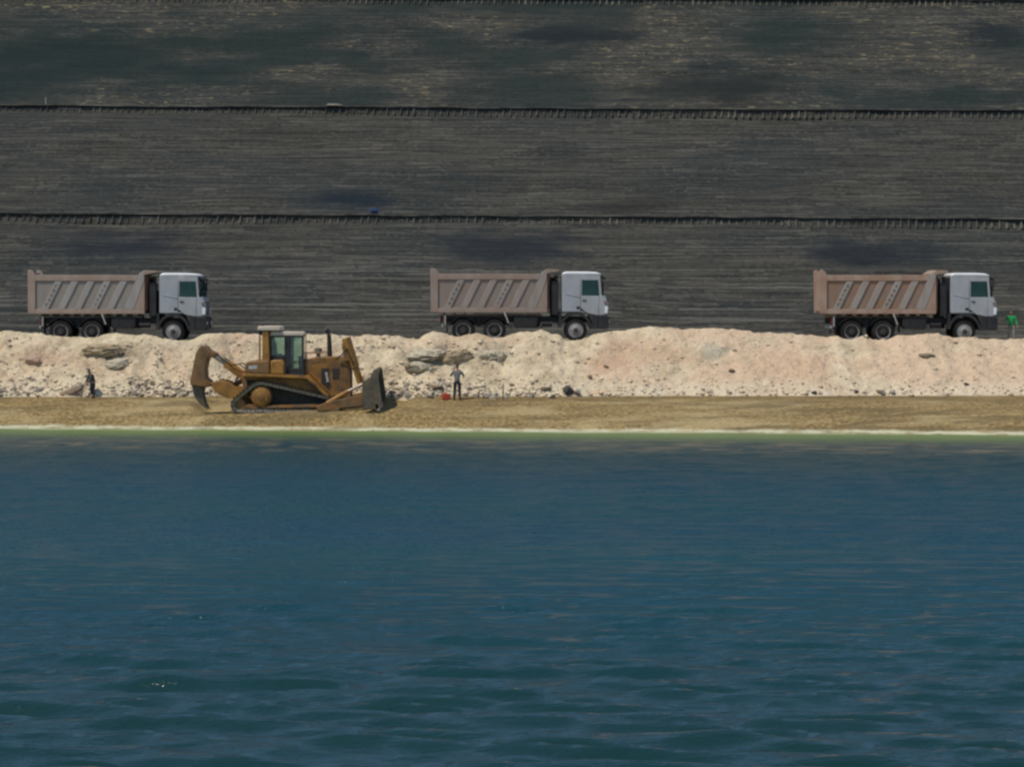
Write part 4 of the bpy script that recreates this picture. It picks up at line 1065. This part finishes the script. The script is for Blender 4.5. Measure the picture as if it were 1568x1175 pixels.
def joints(h=1.72, lean=0.0, side=0.0, spread=.14, head_fwd=0.0, **kw):
    """a standing figure facing -Y; lean (radians) bends it forward at the hips, side sways it along X"""
    k = h / 1.75
    def up(z, x=0, y=0):      # torso point rotated about the hip line
        dz = (z - .93); c, s = math.cos(lean), math.sin(lean)
        yy = y * c - dz * s; zz = y * s + dz * c
        return ((x + side * dz) * k, yy * k, (.93 + zz) * k)
    J = dict(pelvis=(0, 0, .95 * k), spine=up(1.12), chest=up(1.33), neck0=up(1.45), neck=up(1.51), skull0=up(1.57, 0, -.01 - head_fwd), skull=up(1.64, 0, -.02 - head_fwd), crown=up(1.71, 0, -.015 - head_fwd))
    J['face'] = tuple(Vector((0, -math.cos(lean * .7), -math.sin(lean * .7))))
    for s, sx in (('l', 1), ('r', -1)):
        J['shoulder_' + s] = up(1.40, .19 * sx)
        J['hip_' + s] = (.095 * sx * k, 0, .90 * k)
        J['knee_' + s] = ((.10 + spread * .4) * sx * k, -.03 * k, .49 * k)
        J['ankle_' + s] = ((.09 + spread) * sx * k, .02 * k, .09 * k)
        J['toe_' + s] = ((.10 + spread * 1.15) * sx * k, -.15 * k, .045 * k)
        J['elbow_' + s] = up(1.12, .27 * sx, .03); J['wrist_' + s] = up(.88, .28 * sx, -.08)
    for n, v in kw.items(): J[n] = up(*v)
    return J

x, y, z = bank_at(700, 613.5)
person((x, y, z), R(180), joints(1.73, .05, 0, .05, elbow_l=(1.20, .34, -.16), wrist_l=(1.44, .20, -.26), elbow_r=(1.20, -.34, -.16), wrist_r=(1.42, -.17, -.27)),
       'man in grey shirt and navy trousers standing with both forearms raised', M['shirt_grey'], M['trousers_navy'])
x, y, z = bank_at(142, 609)
bent = person((x, y, z), R(-62), joints(1.40, .26, 0, .10, .02, elbow_l=(1.14, .24, -.16), wrist_l=(.98, .18, -.34), elbow_r=(1.14, -.24, -.16), wrist_r=(.98, -.16, -.34)),
       'man in dark clothes leaning forward at far left foot of bank', M['shirt_dim'], M['trousers_navy'])
bent.scale = (1.18, 1.18, 1)
gx = PX(1549, 136.0)
person((gx, 136.0, float(Zr(np.array([gx]))[0]) + .0), R(-25), joints(1.64, .14, 0.0, .07, elbow_l=(1.13, .29, -.02), wrist_l=(.90, .36, -.16), elbow_r=(1.16, -.33, -.04), wrist_r=(1.22, -.40, -.24)),
       'man in bright green overall top and pale trousers beside right truck', M['green_cloth'], M['trousers_pale'], hem=-.7)

# ------------------------------------------------------------------ small things
x, y, z = bank_at(683, 612.5)
rt = empty('jerry_can', (x, y, z), 'small red plastic can on the ground left of the man in grey shirt', 'can', None, (0, 0, .3))
b = MB(); b.prism([(-.2, .0), (.2, .0), (.2, .22), (.13, .30), (-.2, .30)], -.1, .1); b.build('can_body', M['red_plastic'], rt, .025)
b = MB(); b.tube([(-.12, 0, .30), (-.1, 0, .36), (.04, 0, .36), (.07, 0, .30)], .016, 8); b.build('handle', M['red_plastic'], rt)
b = MB(); b.tube([(.165, 0, .25), (.2, 0, .31)], .03, 10); b.build('cap', M['label_white'], rt)

def stake(px, py, h, label, lean=0):
    x, y, z = bank_at(px, py)
    b = MB(); b.prism([(-.025, -.1), (0, -.14), (.025, -.1), (.022, h), (-.022, h)], -.022, .022)
    o = b.build('wooden_stake', M['wood'], None, .004); o.location = (x, y, z); o.rotation_euler = (0, lean, .4)
    return tag(o, label, 'stake')
stake(770, 612, .75, 'thin upright wooden stake at foot of bank right of the man in grey shirt', .03)
stake(733, 612, .50, 'short leaning wooden stake nearest the right side of man in grey shirt', .08)

# on the benches of the dark hill
def bench_pt(px, lip, back):
    yl, zl = PROF[lip]; Y = yl + back; X = PX(px, Y)
    return X, Y, zl - .0055 * X + .06 - .15 * max(0, back - .3)
x, y, z = bench_pt(573, 2, .25)
rt = empty('blue_drum', (x, y, z), 'small blue drum lying on edge of the lower dark bench', 'drum'); rt.scale = (.62, .62, .8)
b = MB(); b.tube([(-.34, 0, .2), (-.33, 0, .21), (-.12, 0, .21), (-.115, 0, .22), (-.095, 0, .22), (-.09, 0, .21), (.09, 0, .21), (.095, 0, .22), (.115, 0, .22), (.12, 0, .21), (.33, 0, .21), (.34, 0, .2)], [.19, .21, .21, .225, .225, .21, .21, .225, .225, .21, .21, .19], 20); b.build('drum_shell', M['blue_plastic'], rt)
b = MB(); b.tube([(.34, .06, .30), (.36, .06, .30)], .03, 10); b.build('bung', M['label_white'], rt)
x, y, z = bench_pt(512, 5, -.1)
b = MB(); b.box(-.5, .5, -.15, .15, 0, .06); b.box(-.42, .3, -.12, .1, .061, .11)
o = b.build('pale_board', M['pale_wood'], None, .006); o.location = (x, y, z + .02); o.rotation_euler = (0, .01, .1)
tag(o, 'pale weathered boards lying on edge of the upper dark bench', 'board')
x, y, z = bench_pt(70, 5, .1)
b = MB(); b.prism([(-.03, -.1), (.03, -.1), (.025, .42), (0, .46), (-.025, .42)], -.03, .03)
o = b.build('marker_post', M['pale_wood'], None, .004); o.location = (x, y, z)
tag(o, 'small tan marker post on the upper dark bench at far left', 'post')

# ------------------------------------------------------------------ light, sky, camera
SUN_EL, SUN_AZ = R(61), R(-126)       # azimuth from +Y towards +X: behind the camera, a little to the left
w = bpy.data.worlds.new('World'); scene.world = w; w.use_nodes = True
nt = w.node_tree; bg = nt.nodes['Background']
sky = nt.nodes.new('ShaderNodeTexSky'); sky.sky_type = 'NISHITA'; sky.sun_disc = False
sky.sun_elevation = SUN_EL; sky.sun_rotation = SUN_AZ; sky.altitude = 300; sky.air_density = 1.0; sky.dust_density = .15; sky.ozone_density = 3.0
nt.links.new(sky.outputs[0], bg.inputs[0]); bg.inputs[1].default_value = .135
sd = bpy.data.lights.new('sun', 'SUN'); sd.energy = 3.5; sd.angle = R(.5); sd.color = (1, .93, .80)
so = bpy.data.objects.new('sun', sd); COL.objects.link(so)
dirv = Vector((math.sin(SUN_AZ) * math.cos(SUN_EL), math.cos(SUN_AZ) * math.cos(SUN_EL), math.sin(SUN_EL)))
so.rotation_euler = dirv.to_track_quat('Z', 'Y').to_euler(); so.location = dirv * 200

cd = bpy.data.cameras.new('camera'); co = bpy.data.objects.new('camera', cd); COL.objects.link(co)
cd.sensor_width = 36; cd.lens = 36 * FPX / 1568; cd.shift_y = (HOR - 587.5) / 1568
cd.clip_start = .5; cd.clip_end = 5000
co.location = (0, 0, CAM_H); co.rotation_euler = (R(90), 0, 0)
scene.camera = co

scene.view_settings.view_transform = 'Standard'; scene.view_settings.look = 'None'
scene.view_settings.exposure = 0; scene.view_settings.gamma = 1
scene.render.engine = 'CYCLES'
scene.cycles.max_bounces = 6; scene.cycles.diffuse_bounces = 2; scene.cycles.transparent_max_bounces = 12
scene.cycles.filter_width = 2.5
scene.cycles.use_denoising = True
